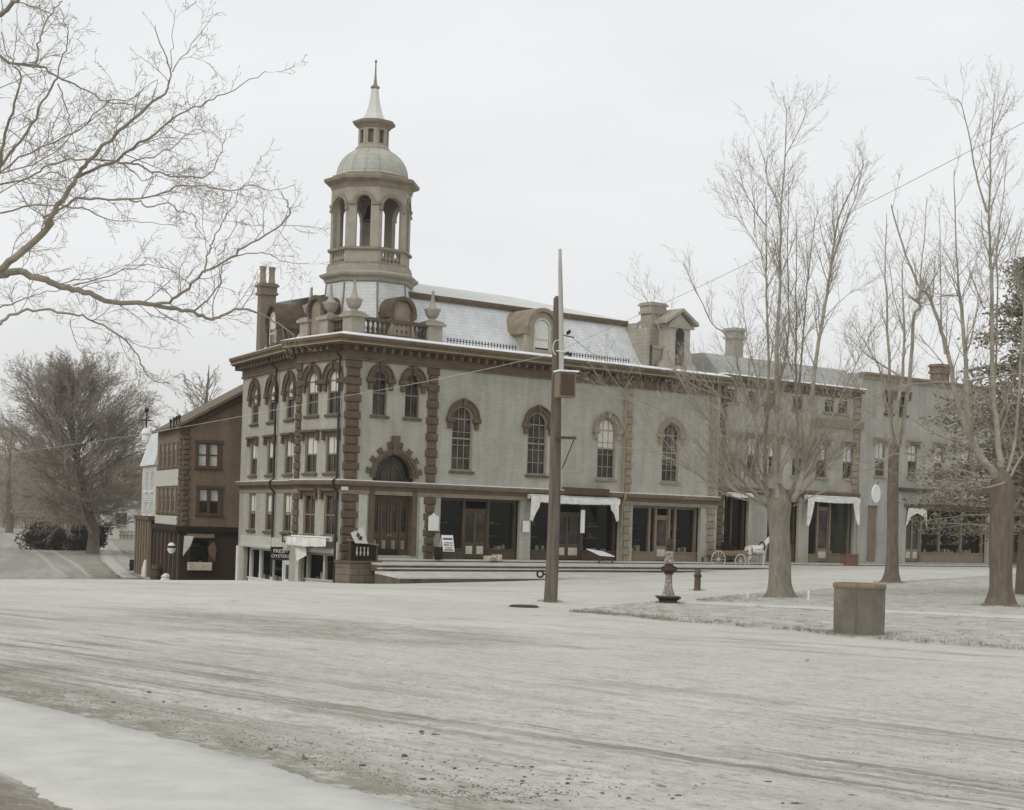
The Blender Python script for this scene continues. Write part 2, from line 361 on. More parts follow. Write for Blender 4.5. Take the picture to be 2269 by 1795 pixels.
la, lb = G((1262, 1355), (1400, 1337), (1480, 1337), (1700, 1346), (2000, 1360), (2269, 1373), (2420, 1380)), G((1264, 1357), (1400, 1369), (1500, 1380), (1760, 1400), (1900, 1416), (2269, 1443), (2420, 1455))
strip('verge_lawn', la, lb, M['lawn'], .018, 120, 14, rag=.2)
la2, lb2 = G((1545, 1331), (1640, 1318), (1900, 1298), (2100, 1283), (2269, 1270), (2420, 1260)), G((1547, 1333), (1640, 1338), (1800, 1345), (2000, 1354), (2269, 1364), (2420, 1368))
strip('park_lawn', la2, lb2, M['lawn'], .018, 100, 12, rag=.25)
strip('park_walk', lb2, la[2:]+[la[-1]], M['sidewalk'], .012, 100, 6)
# lower street on the left
strip('left_sidewalk', G((318, 1283), (298, 1274), (262, 1243), (232, 1210), (219, 1190)), G((276, 1281), (262, 1274), (236, 1250), (220, 1222), (213, 1190)), M['old_walk'], .03, 60, 3)
strip('left_verge', G((268, 1281), (256, 1274), (228, 1246), (214, 1222), (208, 1200)), G((203, 1278), (192, 1270), (165, 1240), (125, 1205), (100, 1200)), M['dirt'], .025, 60, 6, rag=.5)
strip('left_yard', G((312, 1262), (290, 1240), (262, 1215), (240, 1190)), G((306, 1180), (292, 1180), (272, 1180), (236, 1178)), M['dirt'], .025, 40, 6)
for k, P in enumerate((((195, 1280), (160, 1250), (100, 1213), (65, 1190), (50, 1172)), ((140, 1280), (110, 1255), (70, 1216), (45, 1188), (40, 1172)))):
    a = G(*P); strip('wheel_track', a, [p+Vector((.75, 0, 0)) for p in a], M['rut'], .02, 60, 2, rag=.12)
# ------------------------------------------------------------------ facades
def wall(mb, Fm, u0, u1, z0, z1, ops, rev=.24, d=0., inner=None):
    us, zs = {u0, u1}, {z0, z1}
    for a, b, c, e, ar in ops:
        us |= {max(u0, a), min(u1, b)}; zs |= {max(z0, c), min(z1, e)}
        if ar: zs.add(e-(b-a)/2)
    us, zs = sorted(us), sorted(zs)
    inside = lambda u, z: any(a < u < b and c < z < e for a, b, c, e, ar in ops)
    for i in range(len(us)-1):
        for j in range(len(zs)-1):
            if not inside((us[i]+us[i+1])/2, (zs[j]+zs[j+1])/2):
                mb.add([(us[i],d,zs[j]),(us[i+1],d,zs[j]),(us[i+1],d,zs[j+1]),(us[i],d,zs[j+1])], [(0,1,2,3)], Fm)
    for a, b, c, e, ar in ops:
        q = d-rev; top = e-(b-a)/2 if ar else e; uc, r = (a+b)/2, (b-a)/2
        for x in (a, b): mb.add([(x,d,c),(x,q,c),(x,q,top),(x,d,top)], [(0,1,2,3)], Fm)
        mb.add([(a,d,c),(b,d,c),(b,q,c),(a,q,c)], [(0,1,2,3)], Fm)
        if not ar: mb.add([(a,d,e),(b,d,e),(b,q,e),(a,q,e)], [(0,1,2,3)], Fm)
        else:
            n = 16; pts = [(uc+r*math.cos(math.pi*k/n), top+r*math.sin(math.pi*k/n)) for k in range(n+1)]
            for k in range(n):
                (x1, y1), (x2, y2) = pts[k], pts[k+1]
                mb.add([(x1,d,y1),(x2,d,y2),(x2,q,y2),(x1,q,y1)], [(0,1,2,3)], Fm)
                if k < n//2: mb.add([(x1,d,y1),(x2,d,y2),(x2,d,e),(b,d,y1)] if k else [(x1,d,y1),(x2,d,y2),(x2,d,e),(b,d,e)], [(0,1,2,3)], Fm) if False else mb.add([(x1,d,y1),(x2,d,y2),(x2,d,e),(x1,d,e)], [(0,1,2,3)], Fm)
                else: mb.add([(x1,d,y1),(x2,d,y2),(x2,d,e),(x1,d,e)], [(0,1,2,3)], Fm)
    return mb
def arcpoly(a, b, c, e, ar, s=0):
    if not ar: return [(a+s,c+s),(b-s,c+s),(b-s,e-s),(a+s,e-s)]
    r = (b-a)/2-s; uc = (a+b)/2; t = e-(b-a)/2; n = 14
    return [(a+s,c+s),(b-s,c+s)]+[(uc+r*math.cos(math.pi*k/n), t+r*math.sin(math.pi*k/n)) for k in range(n+1)]
def window(Fm, par, a, b, c, e, ar=False, hood=None, blind=0., frame='sash', muntin=1, sill=True, trim='stone', pane='glass', add=True, rail=True, d0=0., name='window'):
    if add: Fm.ops.append((a, b, c, e, ar))
    t = e-(b-a)/2 if ar else e; uc = (a+b)/2; r = (b-a)/2; w = max(.05, .07*(b-a)); mb = MB(Fm)
    D0, D1 = d0-.2, d0-.07
    mb.box(a, a+w, D0, D1, c, t); mb.box(b-w, b, D0, D1, c, t); mb.box(a+w, b-w, D0, D1, c, c+w)
    mid = (c+e)/2
    if ar: mb.arch(uc, t, r-w, r, D0, D1)
    else: mb.box(a+w, b-w, D0, D1, e-w, e)
    if rail: mb.box(a+w, b-w, D0, D1-.03, mid-.045, mid+.045)
    if ar: mb.box(a+w, b-w, D0, D1-.05, t-.03, t+.03)
    top = e-.01 if not ar else e-w-.005
    if muntin > 1:
        for z_ in ([c+(t-c)*q for q in (.25, .5, .75)]): mb.box(a+w, b-w, D0, D1-.06, z_-.018, z_+.018)
    for k in range(muntin):
        x = a+w+(b-a-2*w)*(k+1)/(muntin+1); mb.box(x-.018, x+.018, D0, D1-.06, c+w, top-.03)
    o = mb.build(name, M[frame], par)
    MB(Fm).prism(arcpoly(a, b, c, e, ar, .02), D0-.04, D0+.03).build('pane', M[pane], o)
    if blind > 0:
        zb = e-(e-c)*blind; q = w+.01
        if ar and zb < t: pl = [(a+q, zb), (b-q, zb)]+[(uc+(r-q)*math.cos(math.pi*k/12), t+(r-q)*math.sin(math.pi*k/12)) for k in range(13)]
        else: pl = [(a+q, zb), (b-q, zb), (b-q, e-q), (a+q, e-q)]
        MB(Fm).prism(pl, D0+.032, D0+.04).build('blind', M['blind'], o)
    if hood == 'arch':
        k = MB(Fm); k.arch(uc, t, r+.015, r+.30, d0-.02, d0+.13); k.arch(uc, t, r+.30, r+.38, d0-.02, d0+.2)
        for sgn in (-1, 1):
            x = uc+sgn*(r+.2); k.bbox(x-.26, x+.26, d0-.02, d0+.24, t-.22, t+.06); k.bbox(x-.14, x+.14, d0-.02, d0+.17, t-.6, t-.22)
        k.prism([(uc-.1, e-.02), (uc+.1, e-.02), (uc+.15, e+.42), (uc-.15, e+.42)], d0-.02, d0+.25)
        k.build('hood', M[trim], o)
    if hood == 'flat':
        k = MB(Fm); k.box(a-.1, b+.1, d0-.02, d0+.12, e+.03, e+.17); k.bbox(a-.26, b+.26, d0-.02, d0+.3, e+.17, e+.32)
        for x in (a-.16, b+.16): k.bbox(x-.09, x+.09, d0-.02, d0+.22, e-.3, e+.17)
        k.build('hood', M[trim], o)
    if sill: MB(Fm).bbox(a-.14, b+.14, d0-.05, d0+.14, c-.15, c, .02).build('sill', M[trim], o)
    return o
def quoins(Fm, par, uc, z0, z1, w1=.95, w2=.78, d=.12, hgt=.46, mat='stone', d0=0.):
    mb = MB(Fm); n = max(1, round((z1-z0)/hgt)); hh = (z1-z0)/n
    for i in range(n):
        w = (w1 if i % 2 else w2)/2; mb.bbox(uc-w, uc+w, d0-.02, d0+d, z0+i*hh+.035, z0+(i+1)*hh-.02, .05)
    mb.box(uc-w2/2+.04, uc+w2/2-.04, d0-.03, d0+.025, z0, z1)
    return mb.build('quoin_column', M[mat], par)
# ------------------------------------------------------------------ the hall: frames
AZ = 51.34
C0 = at(760, 950, 90)
A = Frame(C0, AZ); B = Frame(C0, AZ-90)
LB = B.U(655, 1000)
WO = B.O+B.r*LB-B.n*.6
W = Frame(WO, -25.58)
WU0, WU1 = -.3, W.U(534, 1000)
ZB, ZF = 4.45, 11.2                            # belt course top, frieze bottom
AU1 = 29.85
T = thing('town_hall', 'large pale brick hall on the corner with domed belfry and mansard roof', 'town hall', A(0, 0, 0))
pr = lambda Fm, px, py: Fm.pix(px, py)
# windows of the long face
def wpx(Fm, x0, x1, ys, yt, **k):
    xm = (x0+x1)/2; a, b = Fm.U(x0, (ys+yt)/2), Fm.U(x1, (ys+yt)/2); c, e = Fm.Z(xm, ys), Fm.Z(xm, yt)
    return window(Fm, T, a, b, c, e, **k)
for i, (uc, bl) in enumerate(((8.3, 0), (14.03, 0), (19.72, .5), (25.35, 0))):
    window(A, T, uc-.78, uc+.78, 5.3, 9.15, ar=True, hood='arch', blind=bl, frame='frame', muntin=2, pane='glass', trim='stone' if i < 2 else 'stone_mid')  # right-hand hoods take paler stone, haze put into their colour
window(A, T, A.U(825, 900), A.U(857, 900), 8.2, 10.75, ar=True, hood='arch', muntin=1)
window(A, T, A.U(897, 900), A.U(929, 900), 8.2, 10.75, ar=True, hood='arch', muntin=1)
# left face of the tower pavilion
for x0, x1 in ((676, 702), (722, 749)):
    a, b = B.U(x1, 1000), B.U(x0, 1000)
    window(B, T, a, b, 8.15, 10.72, ar=True, hood='arch', blind=.48, frame='sash')
    window(B, T, a, b, 4.85, 7.0, hood='flat', blind=.5)
    window(B, T, a, b, 1.32, 3.65, hood='flat', blind=.0, frame='wood_mid')
# recessed left wing
for x0, x1 in ((555, 570), (592, 609), (631, 649)):
    a, b = W.U(x1, 1000), W.U(x0, 1000)
    window(W, T, a, b, 8.15, 10.65, ar=True, hood='arch', blind=.45)
    window(W, T, a, b, 4.85, 7.0, hood='flat', blind=.5)
    window(W, T, a, b, 1.36, 3.72, hood=None, blind=.55, frame='wood_mid')
ZL = 3.72                                      # shopfront lintel
shops = [(A.U(975, 1170), A.U(1152, 1170)), (A.U(1176, 1170), A.U(1373, 1170)), (A.U(1401, 1170), A.U(1552, 1170))]
for a, b in shops: A.ops.append((a, b, .12, ZL, False))
DA, DB = A.U(826, 1040), A.U(919, 1040); dzt = A.Z(873, 1003)
A.ops.append((DA, DB, .3, dzt, True))
B.ops.append((B.U(742, 1255), B.U(666, 1255), -1.6, .35, False)); BS = B.ops[-1]
W.ops.append((W.U(640, 1250), W.U(540, 1250), -2.5, .28, False)); WS = W.ops[-1]
mb = MB(); wall(mb, A, 0, AU1, -3.2, 12.3, A.ops); wall(mb, B, 0, LB, -3.2, 12.3, B.ops); wall(mb, W, WU0, WU1, -3.2, 12.3, W.ops)
D0 = -17.                                      # rear of the block
mb.add([(AU1, 0, -3.2), (AU1, D0, -3.2), (AU1, D0, 12.3), (AU1, 0, 12.3)], [(0, 1, 2, 3)], A)
wl = W(WU1, 0, 0); bk = W(WU1, -11, 0); a2 = A(AU1, D0, 0)
for p, q in ((B(LB, 0, 0), B(LB, -1.2, 0)), (wl, bk), (bk, a2)):
    mb.add([(p.x, p.y, -3.2), (q.x, q.y, -3.2), (q.x, q.y, 12.3), (p.x, p.y, 12.3)], [(0, 1, 2, 3)], ID)
mb.build('wall', M['wall'], T)
path = [W(WU1, 0, 0), W(.75, 0, 0), B(LB, 0, 0), A(0, 0, 0), A(AU1, 0, 0)]
path = [Vector((p.x, p.y, 0)) for p in path]
path[1] = W(1.0, 0, 0)
def cap_poly(z, zt, name, mat):                # flat lid over the whole block
    P = [W(WU1, 0, 0), W(.3, 0, 0), B(LB, 0, 0), A(0, 0, 0), A(AU1, 0, 0), A(AU1, D0, 0), bk]
    m = MB(); n = len(P); m.v = [Vector((p.x, p.y, z)) for p in P]; m.f = [tuple(range(n))]; return m.build(name, mat, T)
cap_poly(12.44, 0, 'roof_deck', M['tin'])
MB().sweep(path, [(-.02, ZF), (.14, ZF), (.14, ZF+.1), (.08, ZF+.14), (.08, ZF+.62), (.2, ZF+.68), (.2, ZF+.8), (-.02, ZF+.8)]).build('frieze', M['cornice'], T)
MB().sweep(path, [(-.02, 11.99), (.78, 11.99), (.78, 12.06), (.84, 12.08), (.90, 12.26), (.98, 12.30), (1.0, 12.46), (-.02, 12.46)]).build('cornice', M['cornice'], T)
MB().sweep(path, [(.84, 12.06), (.905, 12.06), (.905, 12.13), (.84, 12.13)]).build('cornice_moulding', M['gold'], T)
MB().sweep(path, [(-.02, 12.462), (1.0, 12.462), (1.02, 12.5), (.2, 12.72), (-.02, 12.72)]).build('frosted_gutter', M['snow'], T)
mb = MB()
for Fm, u0, u1 in ((A, .35, AU1-.2), (B, .35, LB-.1), (W, .9, WU1-.2)):
    n = int((u1-u0)/.6)
    for i in range(n+1):
        u = u0+(u1-u0)*i/n; MB(Fm).bbox(u-.09, u+.09, .15, .62, ZF+.5, 11.985, .03).build('bracket', M['cornice'], T)
MB().sweep(path, [(-.02, 3.95), (.06, 3.95), (.1, 4.14), (.34, 4.2), (.36, 4.36), (.30, ZB), (-.02, ZB)]).build('belt_course', M['cornice'], T)
MB().sweep(path, [(-.02, ZB+.003), (.30, ZB+.003), (.31, ZB+.04), (-.02, ZB+.06)]).build('frosted_ledge', M['snow'], T)
MB().sweep(path[3:], [(-.02, ZL), (.07, ZL), (.07, 3.94), (-.02, 3.94)]).build('lintel', M['stone_mid'], T)
MB().sweep(path[:4], [(-.02, 3.74), (.05, 3.74), (.05, 3.94), (-.02, 3.94)]).build('lintel', M['stone_mid'], T)
# quoins
for z0, z1 in ((4.55, ZF), (.0, 3.7)):
    quoins(A, T, .56, z0, z1, 1.1, .86); quoins(A, T, A.U(955, 1000), z0, z1, .85, .66)
    quoins(A, T, A.U(1392, 1000), z0, z1, .72, .52, .1, mat='stone_mid'); quoins(A, T, A.U(1577, 1050), z0, z1, .8, .62, .1, mat='stone_mid')  # right-end quoins paled in colour to show glare and haze
    quoins(B, T, LB-.26, z0 if z0 > 1 else 1.0, z1, .62, .5)
MB(A).box(.02, 1.1, -.01, .1, -1.5, -.05).build('pier_base', M['pale'], T)
mb = MB()                                      # rainwater pipes
for Fm, px in ((B, 754), (W, 614), (A, 1379)):
    u = Fm.U(px, 1000)
    mb.tube([Fm(u, .75, 11.9), Fm(u, .2, 11.3), Fm(u, .16, 4.6), Fm(u, .42, 4.4), Fm(u, .42, 4.1), Fm(u, .14, 3.8), Fm(u, .14, -1.4 if Fm is not A else .1)], .075, 8)
    mb.build('downpipe', M['iron'] if Fm is not A else M['stone_mid'], T); mb = MB()
# arched entrance
uc = (DA+DB)/2; r = (DB-DA)/2; spr = dzt-r
E_ = MB(A); E_.arch(uc, spr, r-.14, r+.02, -.3, .1, n=20); E_.arch(uc, spr, r+.02, r+.2, -.02, .16, n=20)
E_.box(DA-.2, DA+.14, -.3, .1, .3, 4.1); E_.box(DB-.14, DB+.2, -.3, .1, .3, 4.1)
for k, ang in enumerate((12, 34, 56, 79, 101, 124, 146, 168)):
    a = R_(ang); c, s = math.cos(a), math.sin(a); ro = r+(.62 if k in (3, 4) else .5)
    E_.prism([(uc+c*(r+.24)-s*.15, spr+s*(r+.24)+c*.15), (uc+c*(r+.24)+s*.15, spr+s*(r+.24)-c*.15), (uc+c*ro+s*.17, spr+s*ro-c*.17), (uc+c*ro-s*.17, spr+s*ro+c*.17)], -.02, .1)
E_.prism([(uc-.16, dzt-.1), (uc+.16, dzt-.1), (uc+.25, dzt+.95), (uc-.25, dzt+.95)], -.02, .22)
ar = E_.build('entrance_arch', M['stone'], T)
MB(A).prism(arcpoly(DA, DB, 4.1, dzt, True, .1), -.36, -.3).build('fanlight', M['glass'], ar)
MB(A).box(uc-.035, uc+.035, -.3, -.26, 4.1, dzt-.1).arch(uc, spr, r*.45, r*.5, -.3, -.26).build('fanlight_bar', M['wood'], ar)
dl, dr = DA+.14, DB-.14; dw = (dr-dl)/4
MB(A).box(dl, dr, -.5, -.3, 3.45, 4.1).build('transom', M['wood'], ar)
for k in range(2):
    x0, x1 = dl+k*2*dw, dl+(k+1)*2*dw
    d_ = MB(A).box(x0+.01, x1-.01, -.5, -.36, .3, 3.45)
    for q in range(2):
        p0 = x0+q*dw
        d_.box(p0+.03, p0+.15, -.36, -.3, .3, 3.4); d_.box(p0+dw-.15, p0+dw-.03, -.36, -.3, .3, 3.4); d_.box(p0+.15, p0+dw-.15, -.36, -.3, 1.25, 1.6); d_.box(p0+.15, p0+dw-.15, -.36, -.3, .3, .5)
    dd = d_.build('door', M['wood'], T)
    for q in range(2):
        p0 = x0+q*dw; MB(A).prism(arcpoly(p0+.17, p0+dw-.17, 1.65, 3.35, True), -.36, -.345).build('door_panel', M['glass'], dd)
        MB(A).box(p0+.2, p0+dw-.2, -.36, -.335, .65, 1.15).build('door_panel', M['stone_mid'], dd)
    MB(A).box(x1-.12 if k == 0 else x0+.06, x1-.06 if k == 0 else x0+.12, -.3, -.24, 1.38, 1.5).build('handle', M['gold'], dd)
mb = MB(A); mb.box(DA-.2, DB+.2, -.4, .1, -.1, .14); mb.box(DA-.2, DB+.2, -.4, -.1, .14, .3); mb.build('doorstep', M['step'], T)
for x0, x1 in ((793, 812), (929, 944)): MB(A).box(A.U(x0, 1150), A.U(x1, 1150), -.01, .03, .1, 3.7).build('wall_panel', M['pale'], T)
# shopfronts
def shopfront(Fm, par, a, b, zb, zt, bays, door, frame='wood', riser=.55, depth=4., rec=.5, kickpale=True, goods=True, fas=.0, curtain=None):
    """bays: mullion positions (fractions); door: (f0, f1) fractions or None"""
    X = lambda f: a+(b-a)*f
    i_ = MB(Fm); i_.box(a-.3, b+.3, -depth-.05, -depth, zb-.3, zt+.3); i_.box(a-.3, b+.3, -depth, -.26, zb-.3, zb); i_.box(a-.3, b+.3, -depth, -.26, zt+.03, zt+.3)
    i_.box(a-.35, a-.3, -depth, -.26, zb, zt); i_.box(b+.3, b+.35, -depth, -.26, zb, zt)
    m = MB(Fm); w = .09
    edges = sorted(set([0., 1.]+list(bays)+(list(door) if door else [])))
    for f in edges: x = min(max(X(f), a+w), b-w); m.box(x-w, x+w, -rec-.1, -rec+.12, zb, zt)
    m.box(a, b, -rec-.1, -rec+.1, zt-.16, zt)
    for f0, f1 in zip(edges, edges[1:]):
        if door and abs(f0-door[0]) < 1e-6: m.box(X(f0)+w, X(f1)-w, -rec-.08, -rec+.06, zt-.75, zt-.6); continue
        m.box(X(f0), X(f1), -rec-.1, -rec+.2, zb, zb+riser); m.box(X(f0), X(f1), -rec-.1, -rec+.26, zb+riser, zb+riser+.07)
    o = m.build('shopfront', M[frame], par)
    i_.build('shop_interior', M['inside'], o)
    for f0, f1 in zip(edges, edges[1:]):
        if door and abs(f0-door[0]) < 1e-6:
            n = 2 if X(f1)-X(f0) > 1.5 else 1; ww = (X(f1)-X(f0)-2*w)/n
            for q in range(n):
                x0 = X(f0)+w+q*ww; dm = MB(Fm); zt2 = zt-.75
                dm.box(x0, x0+.1, -rec-.06, -rec+.02, zb+.04, zt2); dm.box(x0+ww-.1, x0+ww, -rec-.06, -rec+.02, zb+.04, zt2); dm.box(x0+.1, x0+ww-.1, -rec-.06, -rec+.02, zt2-.14, zt2)
                dm.box(x0+.1, x0+ww-.1, -rec-.06, -rec+.01, zb+.04, zb+1.0); dd = dm.build('shop_door', M[frame], o)
                MB(Fm).box(x0+.1, x0+ww-.1, -rec-.03, -rec-.02, zb+1.0, zt2-.14).build('pane', M['glass'], dd)
                if kickpale: MB(Fm).bbox(x0+.16, x0+ww-.16, -rec+.01, -rec+.03, zb+.3, zb+.78, .01).build('door_panel', M['pale'], dd)
        else:
            MB(Fm).box(X(f0)+w, X(f1)-w, -rec-.02, -rec, zb+riser+.07, zt-.16).build('display_window', M['shopglass'], o)
            if goods:
                gm = MB(Fm); x = X(f0)+.3
                while x < X(f1)-.4:
                    k = rnd.random()
                    if k < .45: ww, hh = rnd.uniform(.12, .35), rnd.uniform(.1, .45); gm.box(x, x+ww, -rec-.7, -rec-.35, zb+riser, zb+riser+hh)
                    elif k < .8: gm.lathe([(.1, zb+riser), (.12, zb+riser+.1), (.11, zb+riser+.26), (.05, zb+riser+.33)], 0, 0, 8, T=lambda p, q, z, x=x: Fm(x+.12+p, -rec-.45+q, z))
                    x += rnd.uniform(.3, .6)
                gm.box(X(f0), X(f1), -rec-.9, -rec-.12, zb+riser-.04, zb+riser-.001)
                gm.build('shop_goods', M['goods'], o)
                x0, x1 = X(f0)+w, X(f1)-w; sh_ = MB(Fm)
                for z_ in (zb+1.35, zb+2.1): sh_.box(x0+.1, x1-.1, -rec-1.5, -rec-1.2, z_, z_+.05)
                x = x0+.2
                while x < x1-.4:
                    for z_ in (zb+1.4, zb+2.15):
                        if rnd.random() < .7: sh_.box(x, x+rnd.uniform(.12, .3), -rec-1.48, -rec-1.25, z_, z_+rnd.uniform(.12, .45))
                    x += rnd.uniform(.35, .6)
                sh_.build('shelf', M['wood_mid'], o)
    return o
(a1, b1), (a2_, b2), (a3, b3) = shops
fr = lambda a, b, px: (A.U(px, 1170)-a)/(b-a)
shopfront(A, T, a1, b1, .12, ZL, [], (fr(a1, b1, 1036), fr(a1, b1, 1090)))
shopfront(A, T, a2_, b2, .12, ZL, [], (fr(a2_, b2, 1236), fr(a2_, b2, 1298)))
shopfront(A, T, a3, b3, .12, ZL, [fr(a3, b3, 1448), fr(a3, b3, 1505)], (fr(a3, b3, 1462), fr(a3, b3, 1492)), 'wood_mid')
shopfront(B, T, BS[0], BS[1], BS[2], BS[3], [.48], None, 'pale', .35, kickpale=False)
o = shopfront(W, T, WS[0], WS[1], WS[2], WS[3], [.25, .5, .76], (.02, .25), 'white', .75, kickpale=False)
mb = MB(W); mb.bbox(WS[0]-.2, WS[1]+.2, -.02, .3, .28, .48, .03); mb.box(WS[0]-.2, WS[1]+.2, -.02, .2, .48, 1.0); mb.build('fascia', M['pale'], T)
mb = MB(W); mb.box(WU1-.35, WU1+.02, -.02, .12, -3, .28); mb.build('pilaster', M['white'], T)
for u in (BS[0]-.22, BS[1]+.2): MB(B).box(u-.16, u+.16, -.02, .12, -2.4, 1.0).build('pilaster', M['pale'], T)
mb = MB(B); mb.box(BS[0]-.05, BS[1]+.05, -.02, .16, .35, .6); mb.build('beam', M['pale'], T)
def awning(Fm, par, a, b, z0, z1, d=.55, mat='canvas', drape=None, scal=True):
    mb = MB(Fm); mb.lathe([(.13, a), (.15, a+.05), (.15, b-.05), (.13, b)], 0, 0, 10, T=lambda p, q, z: Fm(z, d*.5+p, z1+q-.05))
    n = int((b-a)/.16); s = (b-a)/n
    for i in range(n):
        x = a+i*s; q_ = z0-.06*math.sin(math.pi*i/n)+.03*mnoise.noise(Vector((i*.7, a, 0))); mb.prism([(x, z1), (x, q_+.06), (x+s*.25, q_), (x+s*.75, q_), (x+s, q_+.06), (x+s, z1)], d, d+.02)
    mb.add([(a, .12, z1+.1), (b, .12, z1+.1), (b, d, z1+.02), (a, d, z1+.02)], [(0, 1, 2, 3)])
    if drape:
        for x, sg, zl in drape:
            mb.prism([(x, z1), (x+sg*.75, z1-.02), (x+sg*.6, z1-.7), (x+sg*.35, zl+.5), (x+sg*.12, zl), (x-sg*.06, zl+.1), (x-sg*.03, z1-.9)], d-.05, d)
    return mb.build('awning', M[mat], par)
az0, az1 = A.Z(1290, 1116, .55), A.Z(1290, 1103, .55)
awning(A, T, A.U(1177, 1110, .55), A.U(1374, 1110, .55), az0, az1, drape=((A.U(1177, 1110, .55)+.05, 1, A.Z(1177, 1155, .5)), (A.U(1374, 1110, .55)-.1, -1, A.Z(1360, 1156, .5))))
awning(B, T, B.U(746, 1200), B.U(658, 1200), .72, 1.18, .7, 'canvas')
mb = MB(B); x0, x1 = BS[1]-.1, BS[1]-1.3
mb.add([(x0, .5, .8), (x1, .5, .8), (x1+.1, .35, .15), (x0-.4, .6, -.2), (x0, .15, -1.2)], [(0, 1, 2, 3), (0, 3, 4)]); mb.build('loose_canvas', M['drape'], T)
MB(A).bbox(A.U(1245, 1085), A.U(1340, 1085), .02, .5, A.Z(1290, 1096, .5), A.Z(1290, 1081, .5)).build('sign_board', M['wood'], T)
# ------------------------------------------------------------------ roofs
def mansard(P, name, mat, prof):               # plan polyline (front edge) with inset profile (inwards, z)
    return MB().sweep(P, [(-i, z) for i, z in prof]+[(-prof[-1][0]-.3, prof[-1][1]), (-prof[0][0]-.3, prof[0][1])]).build(name, M[mat], T)
MP = [(-.0, 12.5), (.3, 12.52), (.85, 13.2), (1.6, 14.2), (2.3, 15.5)]
MU = A.U(1386, 716, -2.3)
hp = [A(5.2, 0, 0), A(MU, 0, 0)]
mansard(hp, 'mansard_roof', 'slate', MP)
MB(A).prism([(MU-.02, 12.5), (MU+.25, 12.5), (MU+.25, 15.6), (MU-.02, 15.6)], -9, -1.2).prism([(MU-.1, 12.5), (MU+.16, 12.5), (MU+.16, 15.2), (MU-.1, 15.2)], -1.2, -.1).build('parapet', M['stone_pale'], T)
mansard([W(WU1-.3, -8, 0), W(WU1-.3, 0, 0), W(1.5, 0, 0)], 'mansard_roof', 'slate', MP)
MB().sweep(hp, [(-2.6, 15.46), (-2.1, 15.46), (-2.02, 15.64), (-2.02, 15.76), (-2.6, 15.76)]).build('roof_moulding', M['cornice'], T)
mb = MB(A); mb.v = []; zt = 17.25
mb.add([(3, -2.05, 15.76), (MU+.2, -2.05, 15.76), (MU+.2, -14, 15.76), (3, -14, 15.76), (9.5, -7.5, zt), (17.5, -7.5, zt)], [(0, 1, 5, 4), (1, 2, 5), (2, 3, 4, 5), (0, 4, 3)])
mb.build('upper_roof', M['tin'], T)
MB(W).box(2.0, WU1-2.6, -7, -2.3, 12.5, 15.5).build('attic', M['slate2'], T)
mb = MB(); q = [W(WU1-2.6, -2.3, 0), W(1.4, -2.3, 0), A(3, -6, 0), A(3, -14, 0), W(WU1-2.6, -9, 0)]; mb.v = [Vector((p.x, p.y, 15.2)) for p in q]; mb.f = []
for u0, u1 in ((A.U(985, 765), A.U(1140, 775)), (A.U(1240, 795), A.U(1390, 810))):
    cr = MB(A); u = u0; cr.box(u0, u1, .28, .31, 12.62, 12.66); cr.box(u0, u1, .28, .31, 12.84, 12.88)
    while u < u1: cr.box(u-.015, u+.015, .28, .31, 12.55, 12.98); cr.box(u-.05, u+.05, .28, .31, 12.92, 12.99); u += .23
    cr.build('iron_cresting', M['iron'], T)
def dormer(Fm, par, uc, w, zb, zs, d, depth, mat='tower', roofmat='stone_mid', round_=True, win=True, blind=.5):
    hw = w/2; top = zs+hw
    mb = MB(Fm); mb.prism([(uc-hw, zb), (uc+hw, zb), (uc+hw, zs)]+[(uc+hw*math.cos(math.pi*k/12), zs+hw*math.sin(math.pi*k/12)) for k in range(1, 12)]+[(uc-hw, zs)], d-depth, d)
    for sg in (-1, 1):
        x = uc+sg*hw; mb.box(min(x, x+sg*.16), max(x, x+sg*.16), d-.3, d+.1, zb, zs)
        mb.prism([(x, zb), (x+sg*.45, zb), (x+sg*.3, zb+.35), (x+sg*.14, zb+.8), (x, zb+.9)], d-.25, d+.04)
    o = mb.build('dormer', M[mat], par)
    k = MB(Fm); k.arch(uc, zs, hw+.02, hw+.24, d-depth, d+.22, n=16)
    for sg in (-1, 1): x = uc+sg*(hw+.14); k.prism([(x-.17, zs-.5), (x+.13, zs-.35), (x+.17, zs), (x-.17, zs)] if sg > 0 else [(x+.17, zs-.5), (x-.13, zs-.35), (x-.17, zs), (x+.17, zs)], d-depth, d+.18)
    k.build('dormer_hood', M[roofmat], o)
    if win:
        a, b = uc-hw*.52, uc+hw*.52; e = zs+hw*.52
        f = MB(Fm); f.prism(arcpoly(a, b, zb+.35, e, True), d-.01, d+.02); f.build('pane', M['glass'], o)
        f = MB(Fm); f.arch(uc, zs, hw*.52, hw*.66, d-.01, d+.07); f.box(a-.1, a, d-.01, d+.07, zb+.3, zs); f.box(b, b+.1, d-.01, d+.07, zb+.3, zs); f.box(a, b, d+.02, d+.05, (zb+zs)/2+.1, (zb+zs)/2+.2); f.build('window_frame', M['pale'], o)
        if blind: MB(Fm).prism(arcpoly(a+.03, b-.03, zb+.35+(e-zb-.35)*(1-blind), e-.03, True), d+.02, d+.03).build('blind', M['blind'], o)
    return o
ud = A.U(1200, 735, .1); dormer(A, T, ud, 2.1, 12.62, 14.2, .12, 3.6, blind=.95)
uw = W.U(606, 740, .2); dormer(W, T, uw, 2.0, 12.62, 14.2, .2, 4.6, 'stone', 'stone', blind=.5)
